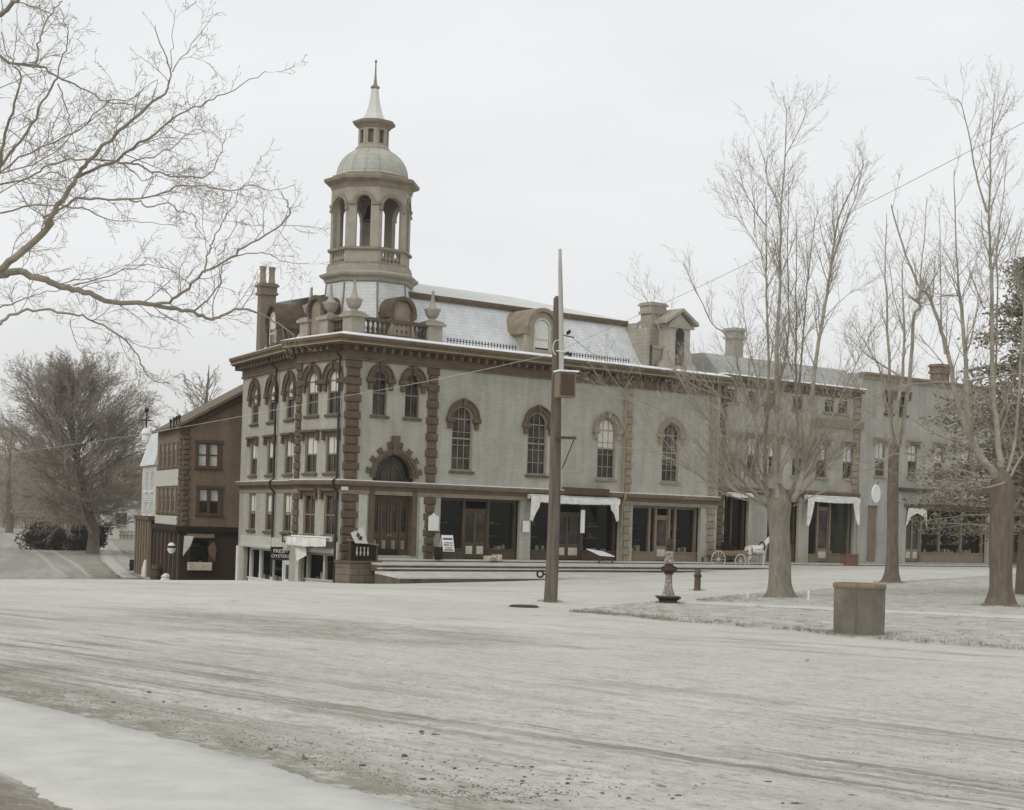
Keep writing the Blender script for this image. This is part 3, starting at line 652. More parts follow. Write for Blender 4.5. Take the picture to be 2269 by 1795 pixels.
# right pavilion: gabled dormer and chimney
gc = A.U(1506, 760, -.1); gz = lambda py: A.Z(1505, py, -.1)
mb = MB(A); hw = .95; mb.box(gc-hw, gc+hw, -2.6, -.1, 12.5, gz(718)); mb.prism([(gc-hw, gz(718)), (gc+hw, gz(718)), (gc, gz(694))], -2.6, -.1)
for sg in (-1, 1):
    mb.prism([(gc+sg*hw, 12.55), (gc+sg*(hw+.75), 12.55), (gc+sg*(hw+.7), 13.0), (gc+sg*(hw+.3), 13.25), (gc+sg*(hw+.15), 13.9), (gc+sg*hw, 14.1)], -.5, -.12)
gd = mb.build('gabled_dormer', M['stucco'], T)
mb = MB(A); za, zb_ = gz(716), gz(690)
for sg in (-1, 1): mb.prism([(gc, zb_), (gc, zb_+.2), (gc+sg*(hw+.5), za+.1), (gc+sg*(hw+.5), za-.12)], -2.7, .2)
mb.box(gc-hw-.2, gc+hw+.2, -.11, .08, za-.35, za-.15); mb.build('gable_roof', M['tower'], gd)
MB(A).prism(arcpoly(gc-.38, gc+.38, 13.0, gz(728), True), -.11, -.06).build('pane', M['glass'], gd)
def chimney(Fm, par, uc, d, wu, wd, z0, z1, pots=0, mat='chim'):
    mb = MB(Fm); f = lambda k, a, b: mb.box(uc-wu/2-k, uc+wu/2+k, d-wd/2-k, d+wd/2+k, a, b)
    f(.0, z0, z1-.75); f(.12, z1-.75, z1-.6); f(.05, z1-.6, z1-.22); f(.16, z1-.22, z1-.1); f(.08, z1-.1, z1); f(.1, z0, z0+.5)
    o = mb.build('chimney', M[mat], par)
    for i in range(pots):
        p = MB(); q = Fm(uc+(i-(pots-1)/2)*.05, d+(i-(pots-1)/2)*.62*-1, 0)
        p.lathe([(.24, z1), (.2, z1+.25), (.18, z1+.8), (.22, z1+.95), (.24, z1+1.1), (.18, z1+1.12)], q.x, q.y, 10); p.build('chimney_pot', M['stone_mid'], o)
    return o
u_ = W.U(590, 700, -1.); chimney(W, T, u_, -1., .8, 1.0, 12.4, W.Z(590, 630, -1.), 2)
u_ = A.U(1446, 720, -1.6); chimney(A, T, u_, -1.6, 1.25, 1.0, 12.4, A.Z(1446, 672, -1.6), 0, 'stone_pale')
MB(A).box(u_-.9, u_+.7, -2.2, -.6, 12.4, 14.0).box(u_-1.0, u_+.8, -2.3, -.5, 14.0, 14.2).build('chimney_base', M['tower'], T)
# balustrade and urns
bd = -.2
BAu0, BAu1 = A.U(784, 700, bd), A.U(958, 700, bd); BF = Frame(A(BAu0, bd, 0), AZ-90); BBu = min(4.6, BF.U(677, 690))
bz0, bz1 = 12.55, 13.7
def baluster(mb, Fm, u, d, z0, z1):
    hh = z1-z0; mb.lathe([(.09, z0), (.09, z0+.08*hh), (.05, z0+.14*hh), (.12, z0+.36*hh), (.05, z0+.72*hh), (.09, z0+.85*hh), (.09, z1)], 0, 0, 8, T=lambda a, b, z: Fm(u+a, d+b, z))
for Fm, u0, u1, d in ((A, BAu0+.5, BAu1-.4, bd), (BF, .5, BBu-.3, 0)):
    mb = MB(Fm); mb.box(u0, u1, d-.18, d+.18, bz0, bz0+.28); mb.box(u0, u1, d-.2, d+.2, bz1-.2, bz1)
    n = int((u1-u0)/.3)
    for i in range(n): baluster(mb, Fm, u0+(u1-u0)*(i+.5)/n, d, bz0+.28, bz1-.2)
    mb.build('balustrade', M['stone'], T)
def urn(p, s=1.0):
    mb = MB(); z = bz1+.22
    mb.lathe([(.24*s, z), (.26*s, z+.07), (.16*s, z+.12), (.3*s, z+.2), (.4*s, z+.36), (.44*s, z+.55), (.5*s, z+.64), (.5*s, z+.7), (.36*s, z+.72), (.2*s, z+.86), (.13*s, z+1.1), (.085*s, z+1.45), (.065*s, z+1.6), (.1*s, z+1.66), (.04*s, z+1.78)], p.x, p.y, 14)
    mb.build('urn', M['tower'], T, True)
for Fm, u, d in ((A, BAu0, bd), (A, BAu1, bd), (BF, 2.45, 0), (BF, BBu, 0)):
    mb = MB(Fm); mb.box(u-.44, u+.44, d-.44, d+.44, bz0, bz1-.1); mb.box(u-.6, u+.6, d-.6, d+.6, bz1-.1, bz1+.06); mb.box(u-.5, u+.5, d-.5, d+.5, bz1+.06, bz1+.16); mb.box(u-.36, u+.36, d-.36, d+.36, bz1+.16, bz1+.22); mb.box(u-.48, u+.48, d-.48, d+.48, bz0, bz0+.22)
    mb.build('pedestal', M['tower'], T); urn(Fm(u, d, 0))
# ------------------------------------------------------------------ belfry
TD = 95.2; TC = at(820, 560, TD); TC.z = 0
tz = lambda py: at(820, py, TD).z
mpp = TD/F
nA = A.n
def octf(k, ap): a = math.atan2(nA.y, nA.x)+k*math.pi/4; n = Vector((math.cos(a), math.sin(a), 0)); return Fn(TC+n*ap, n)
PH = math.atan2(nA.y, nA.x)+math.pi/8
k8 = 1/math.cos(math.pi/8)
def lat(prof, name, mat, par, n=8, smooth=False): return MB().lathe([(r*k8 if n == 8 else r, z) for r, z in prof], TC.x, TC.y, n, PH).build(name, M[mat], par, smooth)
TW = lat([(3.0, 12.5), (2.84, 13.0), (2.58, 13.8), (2.4, 14.8), (2.32, tz(634))], 'tower_roof', 'slate', T)
for k in range(8):
    ri = MB(); a = PH+k*math.pi/4; ri.tube([(TC.x+math.cos(a)*rr*k8, TC.y+math.sin(a)*rr*k8, z) for rr, z in ((3.0, 12.5), (2.84, 13.0), (2.58, 13.8), (2.4, 14.8), (2.32, tz(634)))], .06, 6).build('hip_roll', M['stone_mid'], TW)
z0 = tz(634); lat([(2.3, z0-.1), (2.45, z0), (2.5, z0+.15), (2.72, z0+.3), (2.76, z0+.42), (2.45, z0+.55), (2.36, z0+.6), (2.36, tz(598))], 'tower_base', 'tower', T)
bf = MB(); AP = 2.2; zb0, zb1 = tz(600), tz(418)
zs0, za_m = tz(600)+.05, tz(450)
for k in range(8):
    Fm = octf(k, AP); hs = AP*math.tan(math.pi/8); main = k % 2 == 0
    hw = .67 if main else .42; lo = zs0 if main else tz(565)
    op = [(-hw, hw, lo, za_m if main else tz(448), True)]
    wall(bf, Fm, -hs, hs, zb0, zb1, op, rev=.26)
    hs2 = (AP-.26)*math.tan(math.pi/8); wall(bf, Fm, -hs2, hs2, zb0, zb1, op, rev=0., d=-.26)
BE = bf.build('belfry', M['tower'], T)
for k in range(8):
    Fm = octf(k, AP); hs = AP*math.tan(math.pi/8); main = k % 2 == 0; hw = .67 if main else .42; top = za_m if main else tz(448); sp = top-hw
    im = MB(Fm); bl = MB(Fm); im.arch(0, sp, hw+.02, hw+.22, -.02, .08); im.box(-hs-.03, -hw-.02, -.02, .1, sp-.12, sp+.04); im.box(hw+.02, hs+.03, -.02, .1, sp-.12, sp+.04)
    MB(Fm).box(-hs-.05, hs+.05, -.02, .14, tz(565)-.02, tz(565)+.12).build('belfry_rail', M['stone_mid'], BE); MB(Fm).box(-hs-.03, hs+.03, -.02, .1, zb0, zb0+.2).build('belfry_plinth', M['stone_mid'], BE)
    im.build('belfry_moulding', M['stone_mid'], BE)
    if main:
        bl.box(-hw, hw, -.3, -.02, tz(565)-.1, tz(565))
        for i in range(5): baluster(bl, Fm, -hw+(i+.5)*2*hw/5, -.16, zb0+.2, tz(565)-.1)
        bl.build('belfry_balustrade', M['tower'], BE)

lat([(AP-.4, zb0+.02), (AP-.4, zb0+.1)], 'belfry_floor', 'tin', BE)
MB().tube([TC-Vector((2, 0, -(zb1-.5)))+Vector((0,0,0)), TC+Vector((2, 0, zb1-.5))], .1, 6).build('bell_beam', M['wood'], BE)
MB().lathe([(.55, zb1-1.9), (.45, zb1-1.75), (.32, zb1-1.4), (.27, zb1-1.1), (.1, zb1-.95), (.07, zb1-.5)], TC.x, TC.y, 16).build('bell', M['iron'], BE, True)
z0 = tz(418); lat([(AP-.05, z0-.3), (AP+.03, z0-.3), (AP+.1, z0-.02), (AP+.42, z0+.12), (AP+.46, z0+.28), (AP+.3, z0+.36), (AP-.02, z0+.42), (AP-.02, z0+.55), (0.1, z0+.56)], 'tower_cornice', 'stone_mid', T)
z0 += .5; zd = tz(333); rd = 2.12
DM = MB().lathe([(rd*(1.0 if i == 0 else math.cos(R_(i*7.0))**.9), z0+(zd-z0)*1.0*math.sin(R_(i*7.0))/math.sin(R_(70))) for i in range(11)], TC.x, TC.y, 32).build('dome', M['dome'], T, True)
rb = MB()
for k in range(16):
    a = PH+k*math.pi/8; rb.tube([(TC.x+math.cos(a)*rd*math.cos(R_(i*7.0))**.9, TC.y+math.sin(a)*rd*math.cos(R_(i*7.0))**.9, z0+(zd-z0)*math.sin(R_(i*7.0))/math.sin(R_(70))) for i in range(10)], .025, 5)
rb.build('dome_rib', M['dome'], DM)
ln = MB(); zl0, zl1 = zd-.15, tz(283); LAP = .84
for k in range(8):
    Fm = octf(k, LAP); hs = LAP*math.tan(math.pi/8); wall(ln, Fm, -hs, hs, zl0, zl1, [(-.16, .16, tz(322), tz(292), False)], rev=.14)
LN = ln.build('lantern', M['tower'], T)
lat([(LAP-.22, zl0), (LAP-.22, zl1)], 'louvre', 'wood_mid', LN)
lat([(LAP+.14, zl0-.1), (LAP+.14, zl0+.18), (LAP+.02, zl0+.3)], 'lantern_base', 'tower', LN)
lat([(LAP-.02, zl1-.12), (LAP+.04, zl1-.12), (LAP+.12, zl1), (LAP+.32, zl1+.14), (LAP+.36, zl1+.26), (LAP+.1, zl1+.36), (.1, zl1+.37)], 'lantern_cornice', 'stone_mid', LN)
z0 = zl1+.36; z1 = tz(196)
SP = lat([(.74, z0), (.62, z0+.12), (.46, z0+.45), (.34, z0+.9), (.25, z0+1.4), (.2, z1)], 'spire', 'tin', T)
MB().lathe([(.2, z1-.05), (.27, z1+.02), (.27, z1+.1), (.16, z1+.16), (.1, z1+.3), (.06, z1+.7), (.035, tz(140)), (.07, tz(138)), (.07, tz(134)), (.02, tz(132))], TC.x, TC.y, 10).build('finial', M['stone_mid'], SP)
for k, un in ((0, 'A'), (2, 'B'), (6, 'C')):
    Fm = octf(k, 3.1)
    if k == 6 or k == 0: dormer(Fm, T, 0, 1.3, 12.6, 14.2, .38, 1.7, 'stone_mid', 'stone', win=False)
# ------------------------------------------------------------------ steps and walks before the shops
st = thing('stone_steps', 'long pale stone steps and walk running below the shopfronts', 'steps', A(3, 3, 0))
us = A.U(846, 1242, 2.7); ue = 82
MB().sweep([A(-.2+us, 0, 0), A(ue, 0, 0)], [(-.3, -1.5), (.0, -1.5), (.0, .10), (-.3, .10)]).build('riser', M['curb'], st)
def flight(u0, prof_t, prof_r):
    p = [A(u0, 0, 0), A(ue, 0, 0)]
    MB().sweep(p, prof_t).build('tread', M['step'], st); MB().sweep(p, prof_r).build('riser', M['curb'], st)
flight(us, [(.0, .1), (.95, .12), (.95, .04), (0, .02)], [(0, .02), (.9, .04), (.9, -.02), (0, -.02)])
flight(us, [(.0, -.02), (.9, -.02), (2.75, -.10), (2.75, -.17), (0, -.15)], [(0, -.15), (2.7, -.17), (2.7, -.5), (0, -.5)])
flight(us-.3, [(2.7, -.3), (3.15, -.31), (3.15, -.36), (2.7, -.36)], [(2.7, -.36), (3.1, -.36), (3.1, -.6), (2.7, -.6)])
flight(us-.7, [(3.1, -.48), (3.2, -.48), (5.5, -.70), (5.5, -.78), (3.1, -.6)], [(3.1, -.6), (5.45, -.78), (5.4, -1.6), (3.1, -1.6)])
ar_ = thing('area_wall', 'low brown ashlar wall left of the steps by the corner pier', 'wall', A(1.5, 1.2, -1))
wu0, wu1 = A.U(775, 1255, 1.6), A.U(843, 1255, 1.6)
MB(A).box(wu0, wu1, .12, 1.6, -2.2, -.12).build('wall_face', M['ashlar'], ar_); MB(A).bbox(wu0-.08, wu1+.06, .12, 1.7, -.12, .02).build('coping', M['stone'], ar_)
MB(A).bbox(wu1-.02, wu1+.4, 1.3, 1.85, -1.6, -.2).bbox(wu1-.08, wu1+.46, 1.25, 1.92, -.2, -.06).build('end_block', M['stone_mid'], ar_)
rl = thing('area_railing', 'dark boarded railing with small balusters on the low ashlar wall', 'railing', A(1.5, 1.4, 0))
mb = MB(A); mb.box(wu0, wu0+.12, 1.35, 1.5, .02, 1.2); mb.build('post', M['wood'], rl); mb = MB(A); mb.box(wu1-.25, wu1-.13, 1.35, 1.5, .02, .95); mb.build('post', M['wood'], rl)
MB(A).prism([(wu0, .02), (wu1-.15, .02), (wu1-.15, .86), (wu0, 1.12)], 1.4, 1.45).build('panel', M['inside'], rl)
MB(A).prism([(wu0-.05, 1.12), (wu1-.1, .86), (wu1-.1, .95), (wu0-.05, 1.2)], 1.32, 1.55).build('rail', M['wood_mid'], rl)
for i in range(4): u = wu0+.5+i*.24; MB(A).lathe([(.03, .3), (.06, .45), (.03, .6), (.05, .78)], 0, 0, 6, T=lambda a, b, z, u=u: A(u+a, 1.5+b, z)).build('baluster', M['goods'], rl)
def board(name, Fm, poly, d, mat, label, cat, th=.04, parts=()):
    t = thing(name, label, cat, Fm(sum(p[0] for p in poly)/len(poly), d, min(p[1] for p in poly)))
    MB(Fm).prism(poly, d, d+th).build('panel', M[mat], t)
    for nm, pl, m_, dd in parts: MB(Fm).prism(pl, d+th-.005, d+th+dd).build(nm, M[m_], t)
    return t
def rect(Fm, x0, y0, x1, y1, d=0): 
    xm, ym = (x0+x1)/2, (y0+y1)/2; a, b = Fm.U(x0, ym, d), Fm.U(x1, ym, d); c, e = Fm.Z(xm, y1, d), Fm.Z(xm, y0, d); a, b = min(a, b), max(a, b)
    return [(a, c), (b, c), (b, e), (a, e)]
p = rect(A, 783, 1172, 818, 1204, 1.9)
(a, c), (b, _), (_, e), _ = p
board('poster', A, [(a, e-.25), (a+.32, c), (b+.1, c-.02), (b-.22, e+.12)], 1.6, 'drape', 'tilted white poster with dark blotches leaning on the dark railing', 'poster', .03,
      [('picture', [(a+.35, c+.4), (a+.5, c+.28), (a+.62, c+.45), (a+.45, c+.62)], 'wood', .01), ('picture', [(a+.5, c+.2), (a+.72, c+.15), (a+.78, c+.36), (a+.6, c+.4)], 'iron', .012), ('picture', [(a+.28, c+.62), (a+.5, c+.72), (a+.38, c+.8)], 'wood_mid', .014)])
p = rect(A, 949, 1138, 971, 1176, .15); (a, c), (b, _), (_, e), _ = p; m_ = (a+b)/2
board('notice_board', A, [(a, c), (b, c), (b, e-.18), (b-.1, e-.14), (m_+.1, e-.06), (m_, e+.06), (m_-.1, e-.06), (a+.1, e-.14), (a, e-.18)], .15, 'white', 'white notice board with peaked top on the quoins right of the arched door', 'notice board', .05,
      [('frame', [(a-.05, c-.14), (b+.05, c-.14), (b+.05, c-.04), (a-.05, c-.04)], 'wood', .06)])
board('notice_board', A, rect(A, 1158, 1154, 1172, 1179, .12), .12, 'white', 'plain white notice board on the brown pier left of the scalloped awning', 'notice board', .05)
board('sign_plaque', A, rect(A, 756, 1078, 771, 1086, .16), .16, 'white', 'small white plaque high on the corner quoins under the belt course', 'plaque', .03)
board('vertical_sign', A, rect(A, 1286, 1130, 1295, 1181, .2), .2, 'white', 'tall narrow white sign beside the door under the scalloped awning', 'sign', .04)
# sandwich board with lettering-like bars on its face
p = rect(A, 981, 1186, 1006, 1222, 1.1); (a, c), (b, _), (_, e), _ = p; H_ = e-c
t = thing('sandwich_board', 'white sandwich board with dark lines of lettering outside the first shop', 'sandwich board', A((a+b)/2, 1.1, .12))
TT = lambda u, d, z: A(u, d-.22*(z-c), z)
m1 = MB(TT); m1.box(a, b, 1.15, 1.18, c, e); m1.build('panel', M['white'], t)
m1 = MB(lambda u, d, z: A(u, d+.22*(z-c), z)); m1.box(a, b, .72, .75, c, e); m1.build('panel', M['white'], t)
m1 = MB(TT)
for z_, h_, x0, x1 in ((.72, .1, .08, .92), (.5, .05, .12, .9), (.36, .07, .1, .55), (.36, .05, .62, .9), (.2, .05, .2, .8), (.06, .07, .08, .9)): m1.box(a+(b-a)*x0, a+(b-a)*x1, 1.175, 1.19, c+H_*z_, c+H_*(z_+h_))
m1.build('lettering', M['iron'], t)
# hanging signs of the oyster shop on the left wing (broadside to the square)
def text(par, s, Fm, u, d, z, size, mat, flip=False):
    cu = bpy.data.curves.new('lettering', 'FONT'); cu.body = s; cu.size = size; cu.extrude = .008; cu.align_x = 'CENTER'; cu.resolution_u = 3; cu.materials.append(M[mat])
    o = bpy.data.objects.new('lettering', cu); COL.objects.link(o); o.parent = par
    r = Fm.r if Fm.r.x > 0 else -Fm.r
    from mathutils import Matrix
    mt = Matrix((r, Vector((0, 0, 1)), r.cross(Vector((0, 0, 1))))).transposed(); o.rotation_euler = mt.to_euler(); o.location = Fm(u, d, z)-wloc(par)
    bpy.context.view_layer.update(); me = bpy.data.meshes.new_from_object(o.evaluated_get(bpy.context.evaluated_depsgraph_get())); me.name = 'lettering'
    q = bpy.data.objects.new('lettering', me); COL.objects.link(q); q.parent = par; q.rotation_euler = o.rotation_euler; q.location = o.location; bpy.data.objects.remove(o)
    if not me.materials: me.materials.append(M[mat])
    return q
def hang(px, py0, py1, w0, w1, frame, panel, label, lines, smat):
    us_ = W.U(650, 1215, 0); Q = W(us_, 0, 0); d_ = at(640, 1215, 97.5)
    V = Frame(Vector((at(w0, 1215, 96.5).x, 96.5, 0)), 90); a, b = 0, V.U(w1, py0); c, e = V.Z((w0+w1)/2, py1), V.Z((w0+w1)/2, py0)
    t = thing('hanging_sign', label, 'sign', V((a+b)/2, 0, c))
    MB(V).box(a, b, -.04, .02, c, e).build('panel', M[panel], t)
    MB(V).box(a-.06, b+.06, -.05, .05, e, e+.09).box(a-.06, b+.06, -.05, .05, c-.09, c).box(a-.07, a, -.05, .05, c-.09, e+.09).box(b, b+.07, -.05, .05, c-.09, e+.09).build('frame', M[frame], t)
    MB(V).tube([(b, 0, (c+e)/2), (b+1.4, -.6, (c+e)/2)], .03, 6).build('bracket', M['iron'], t)
    for s, zf, sz in lines: text(t, s, V, (a+b)/2, .025, c+(e-c)*zf, sz, smat)
hang(0, 1215, 1238, 602, 642, 'iron', 'inside', 'black hanging sign with white OYSTERS lettering before the left wing shop', (('FRESH', .56, .32), ('OYSTERS', .1, .27)), 'white')
hang(0, 1187, 1198, 627, 648, 'iron', 'pale', 'small pale black-framed sign hanging just above the oyster sign', (), 'stone')
# ------------------------------------------------------------------ the buildings to the right
def tagged(name, label, cat, p): return thing(name, label, cat, p)
EO = A(AU1, 0, 0); E_ = Frame(A(AU1+.02, -.25, 0), AZ); EL = E_.U(1900, 1100)
eb = tagged('brick_block', 'weathered three storey brick block adjoining the right end of the hall', 'building', E_(0, 0, 0))
ze = E_.Z(1800, 853); T0 = T
def bwin(Fm, par, xs, y0, y1, yref, w=1.1, **k):
    c, e = Fm.Z(yref, y1), Fm.Z(yref, y0)
    for x in xs: u = Fm.U(x, (y0+y1)/2); window(Fm, par, u-w/2, u+w/2, c, e, **k)
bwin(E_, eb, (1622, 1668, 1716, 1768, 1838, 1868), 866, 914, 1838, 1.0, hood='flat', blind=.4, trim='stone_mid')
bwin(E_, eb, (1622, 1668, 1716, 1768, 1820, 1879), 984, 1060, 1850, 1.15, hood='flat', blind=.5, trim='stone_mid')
zt_ = E_.Z(1700, 1098)
eo = [(E_.U(1604, 1170), E_.U(1658, 1170)), (E_.U(1700, 1170), E_.U(1770, 1170)), (E_.U(1792, 1170), E_.U(1892, 1170))]
for a, b in eo: E_.ops.append((a, b, .15, zt_, False))
m1 = MB(); wall(m1, E_, 0, EL, -1.5, ze, E_.ops); m1.add([(0, 0, -1), (0, -14, -1), (0, -14, ze), (0, 0, ze), (EL, 0, -1), (EL, -14, -1), (EL, -14, ze), (EL, 0, ze)], [(0, 1, 2, 3), (4, 5, 6, 7), (1, 5, 6, 2)], E_); m1.build('wall', M['grey2'], eb)
p2 = [E_(0, 0, 0), E_(EL, 0, 0)]
MB().sweep(p2, [(-.02, ze-.7), (.1, ze-.7), (.1, ze-.3), (.45, ze-.25), (.55, ze), (-.02, ze)]).build('cornice', M['cornice'], eb)
MB().sweep(p2, [(-.02, ze+.002), (.56, ze+.002), (.5, ze+.1), (-.02, ze+.12)]).build('frosted_gutter', M['snow'], eb)
MB().sweep(p2, [(-.02, zt_+.02), (.12, zt_+.02), (.3, zt_+.35), (.3, zt_+.45), (-.02, zt_+.5)]).build('lintel', M['cornice'], eb)
m1 = MB(E_); zr = E_.Z(1714, 803, -2); m1.prism([(0, ze), (EL, ze), (EL-.3, zr), (.2, zr)], -2.0, -.3) if False else m1.add([(0, .1, ze+.1), (EL, .1, ze+.1), (EL, -1.5, zr), (0, -1.5, zr), (EL, -14, zr), (0, -14, zr)], [(0, 1, 2, 3), (3, 2, 4, 5)])
m1.add([(EL, .1, ze+.1), (EL, -1.5, zr), (EL, -14, zr), (EL, -14, ze), (0, .1, ze+.1), (0, -1.5, zr), (0, -14, zr), (0, -14, ze)], [(0, 1, 2, 3), (4, 5, 6, 7)]); m1.build('roof', M['slate2'], eb)
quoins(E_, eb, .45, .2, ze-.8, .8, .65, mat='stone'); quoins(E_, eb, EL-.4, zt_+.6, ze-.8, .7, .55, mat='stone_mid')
shopfront(E_, eb, *eo[0], .15, zt_, [.45], None, 'wood'); shopfront(E_, eb, *eo[1], .15, zt_, [.5], None, 'wood', 1.2); shopfront(E_, eb, *eo[2], .15, zt_, [.28], (.28, .55), 'wood_mid')
ya = E_.Z(1845, 1113, .5), E_.Z(1845, 1102, .5)
awning(E_, eb, E_.U(1790, 1108, .5), E_.U(1905, 1108, .5), *ya, drape=((E_.U(1790, 1108, .5)+.02, 1, E_.Z(1790, 1166, .5)), (E_.U(1905, 1108, .5)-.05, -1, E_.Z(1898, 1164, .5))))
awning(E_, eb, eo[0][0], eo[0][1], E_.Z(1630, 1101, .4), E_.Z(1630, 1094, .4), .4)
chimney(E_, eb, E_.U(1628, 740, -3), -3, .9, .9, zr-.5, E_.Z(1628, 728, -3), 0, 'grey2')
board('fascia_sign', E_, rect(E_, 1794, 930, 1913, 948, .15), .15, 'wood_mid', 'long brown sign board between the upper windows of the weathered block', 'sign', .1)
FO = E_(EL+.02, 0, 0); FF = Frame(E_(EL+.02, .1, 0), AZ); FL = FF.U(2196, 1100)
fb = tagged('brick_block', 'pale grey two storey brick block with a wide shop window', 'building', FF(0, 0, 0)); zf = FF.Z(2050, 842)
bwin(FF, fb, (1971, 2001), 876, 918, 1985, .95, hood='flat', trim='wood', blind=0)
bwin(FF, fb, (1950, 2022, 2080, 2140), 985, 1060, 2022, 1.1, hood='flat', trim='stone_mid', blind=.5)
fo = [(FF.U(2008, 1170), FF.U(2188, 1170))]; zt2 = FF.Z(2100, 1128); FF.ops.append((*fo[0], .25, zt2, False)); FF.ops.append((FF.U(1922, 1150), FF.U(1945, 1150), .25, zt2, False))
m1 = MB(); wall(m1, FF, 0, FL, -1.5, zf, FF.ops); m1.add([(0, 0, -1), (0, -14, -1), (0, -14, zf), (0, 0, zf), (FL, 0, -1), (FL, -14, -1), (FL, -14, zf), (FL, 0, zf)], [(0, 1, 2, 3), (4, 5, 6, 7), (1, 5, 6, 2), (3, 2, 6, 7)], FF); m1.build('wall', M['grey'], fb)
p2 = [FF(0, 0, 0), FF(FL, 0, 0)]
MB().sweep(p2, [(-.3, zf-.45), (.12, zf-.45), (.12, zf-.2), (.35, zf-.1), (.35, zf+.02), (-.3, zf+.02)]).build('cornice', M['stone_mid'], fb)
MB(FF).bbox(FF.U(1990, 1085), FF.U(2062, 1085), -.02, .4, FF.Z(2025, 1090, .2), FF.Z(2025, 1082, .2)).build('ledge', M['wood'], fb)
MB().sweep([FF(FF.U(2004, 1120), 0, 0), FF(FF.U(2192, 1120), 0, 0)], [(-.02, zt2), (.2, zt2), (.28, zt2+.25), (-.02, zt2+.3)]).build('fascia', M['wood'], fb)
shopfront(FF, fb, *fo[0], .25, zt2, [.45, .72], (.04, .22), 'wood_mid', .7)
MB(FF).box(FF.U(1922, 1150), FF.U(1945, 1150), -.3, -.2, .25, zt2).build('door', M['wood_mid'], fb)
x0 = FF.U(2012, 1140, .1); x1 = FF.U(2052, 1140, .1); zz = lambda y: FF.Z(2030, y, .1)
MB(FF).prism([(x0, zz(1126)), (x1, zz(1126)), (x1+.1, zz(1168)), (x1-.3, zz(1145)), ((x0+x1)/2, zz(1137)), (x0+.3, zz(1145)), (x0-.2, zz(1166))], .1, .16).build('drape', M['drape'], fb)
chimney(FF, fb, FF.U(2083, 815, -4), -4, 1.2, 1.0, zf-.6, FF.Z(2083, 808, -4), 0, 'brown')
GO = Frame(FF(FL+.03, .2, 0), AZ); GL = 18
gb = tagged('brown_shop', 'dark brown shop building at the far right behind the evergreen', 'building', GO(0, 0, 0)); zg = GO.Z(2250, 905)
bwin(GO, gb, (2225, 2252, 2290), 1000, 1065, 2250, 1.1, hood='flat', blind=.4)
go = (GO.U(2212, 1170), GO.U(2300, 1170)); GO.ops.append((*go, .3, GO.Z(2240, 1135), False))
m1 = MB(); wall(m1, GO, 0, GL, -1.5, zg, GO.ops); m1.add([(0, 0, -1), (0, -12, -1), (0, -12, zg), (0, 0, zg), (GL, 0, -1), (GL, -12, -1), (GL, -12, zg), (GL, 0, zg)], [(0, 1, 2, 3), (4, 5, 6, 7), (1, 5, 6, 2)], GO); m1.build('wall', M['brown'], gb)
MB(GO).prism([(-.3, zg), (GL+.3, zg), (GL+.3, zg+.3), (-.3, zg+.3)], -12.3, .5).build('roof', M['cornice'], gb)
shopfront(GO, gb, *go, .3, GO.Z(2240, 1135), [.5], None, 'wood', .7)
# white disc between the two right-hand blocks
p = at(1941, 1094, 114); DV = Frame((p.x, p.y), AZ-12)
t = thing('white_disc', 'round white disc hung between the two right-hand brick blocks', 'sign', p)
MB().lathe([(.02, -.05), (.62, -.05), (.66, 0), (.62, .05), (.02, .05)], 0, 0, 28, T=lambda a, b, z: DV(a, z, p.z+b)).build('disc', M['white'], t)
MB().tube([p+Vector((.1, .2, .6)), p+Vector((.5, 1.6, .9))], .035, 6).build('bracket', M['iron'], t)
# ------------------------------------------------------------------ the buildings to the left, down the street
BAZ = -21
GS = Frame(at(400, 1150, 107), BAZ+90); GF = Frame(at(400, 1150, 107), BAZ)
bb = tagged('brown_brick_building', 'brown brick gabled building with quoins left of the pale hall', 'building', GS(0, 0, -2.4))
GU = 7.5; FU = GF.U(346, 1100)
zu = lambda y: GS.Z(462, y)
def pairwin(x0, x1, y0, y1, bl):
    a, b = GS.U(x0, (y0+y1)/2), GS.U(x1, (y0+y1)/2); c, e = zu(y1), zu(y0); mid = (a+b)/2
    GS.ops.append((a, b, c, e, False))
    for p_, q_ in ((a, mid-.07), (mid+.07, b)): window(GS, bb, p_, q_, c, e, blind=bl, add=False, sill=False, muntin=0, frame='wood')
    MB(GS).box(mid-.08, mid+.08, -.2, .02, c, e).build('mullion', M['wood'], bb)
    MB(GS).box(a-.2, a, -.02, .07, c-.05, e+.05).box(b, b+.2, -.02, .07, c-.05, e+.05).box(a-.25, b+.25, -.02, .1, e, e+.22).bbox(a-.25, b+.25, -.02, .16, c-.2, c).build('window_trim', M['wood'], bb)
pairwin(439, 484, 983, 1034, .99); pairwin(441, 485, 1084, 1138, .48)
zc0, zc1 = GS.Z(440, 1180), GS.Z(440, 1168)
sh = (GS.U(416, 1220), GS.U(470, 1220), GS.Z(440, 1258), GS.Z(440, 1188), False); GS.ops.append(sh)
m1 = MB(); wall(m1, GS, 0, GU, zc1, 9, GS.ops); zrk0, zrk1 = GS.Z(352, 962), GS.Z(536, 866)
ru0, ru1 = -.9, GS.U(536, 866)
gl = [(0, 4.0)]
m1 = MB(); sl = (zrk1-GS.Z(345, 966))/(ru1-GS.U(345, 966)); zat = lambda u: zrk1+sl*(u-ru1)
RU = 6.5
wall(m1, GS, 0, GU, zc1, zat(0)-.1, [o for o in GS.ops if o is not sh])
m1.add([(0, 0, zat(0)-.1), (GU, 0, zat(0)-.1), (GU, 0, zat(RU)-sl*(GU-RU)-.1), (RU, 0, zat(RU)-.1)], [(0, 1, 2, 3)], GS)
for k, x in enumerate((362, 370, 378, 386)): pass
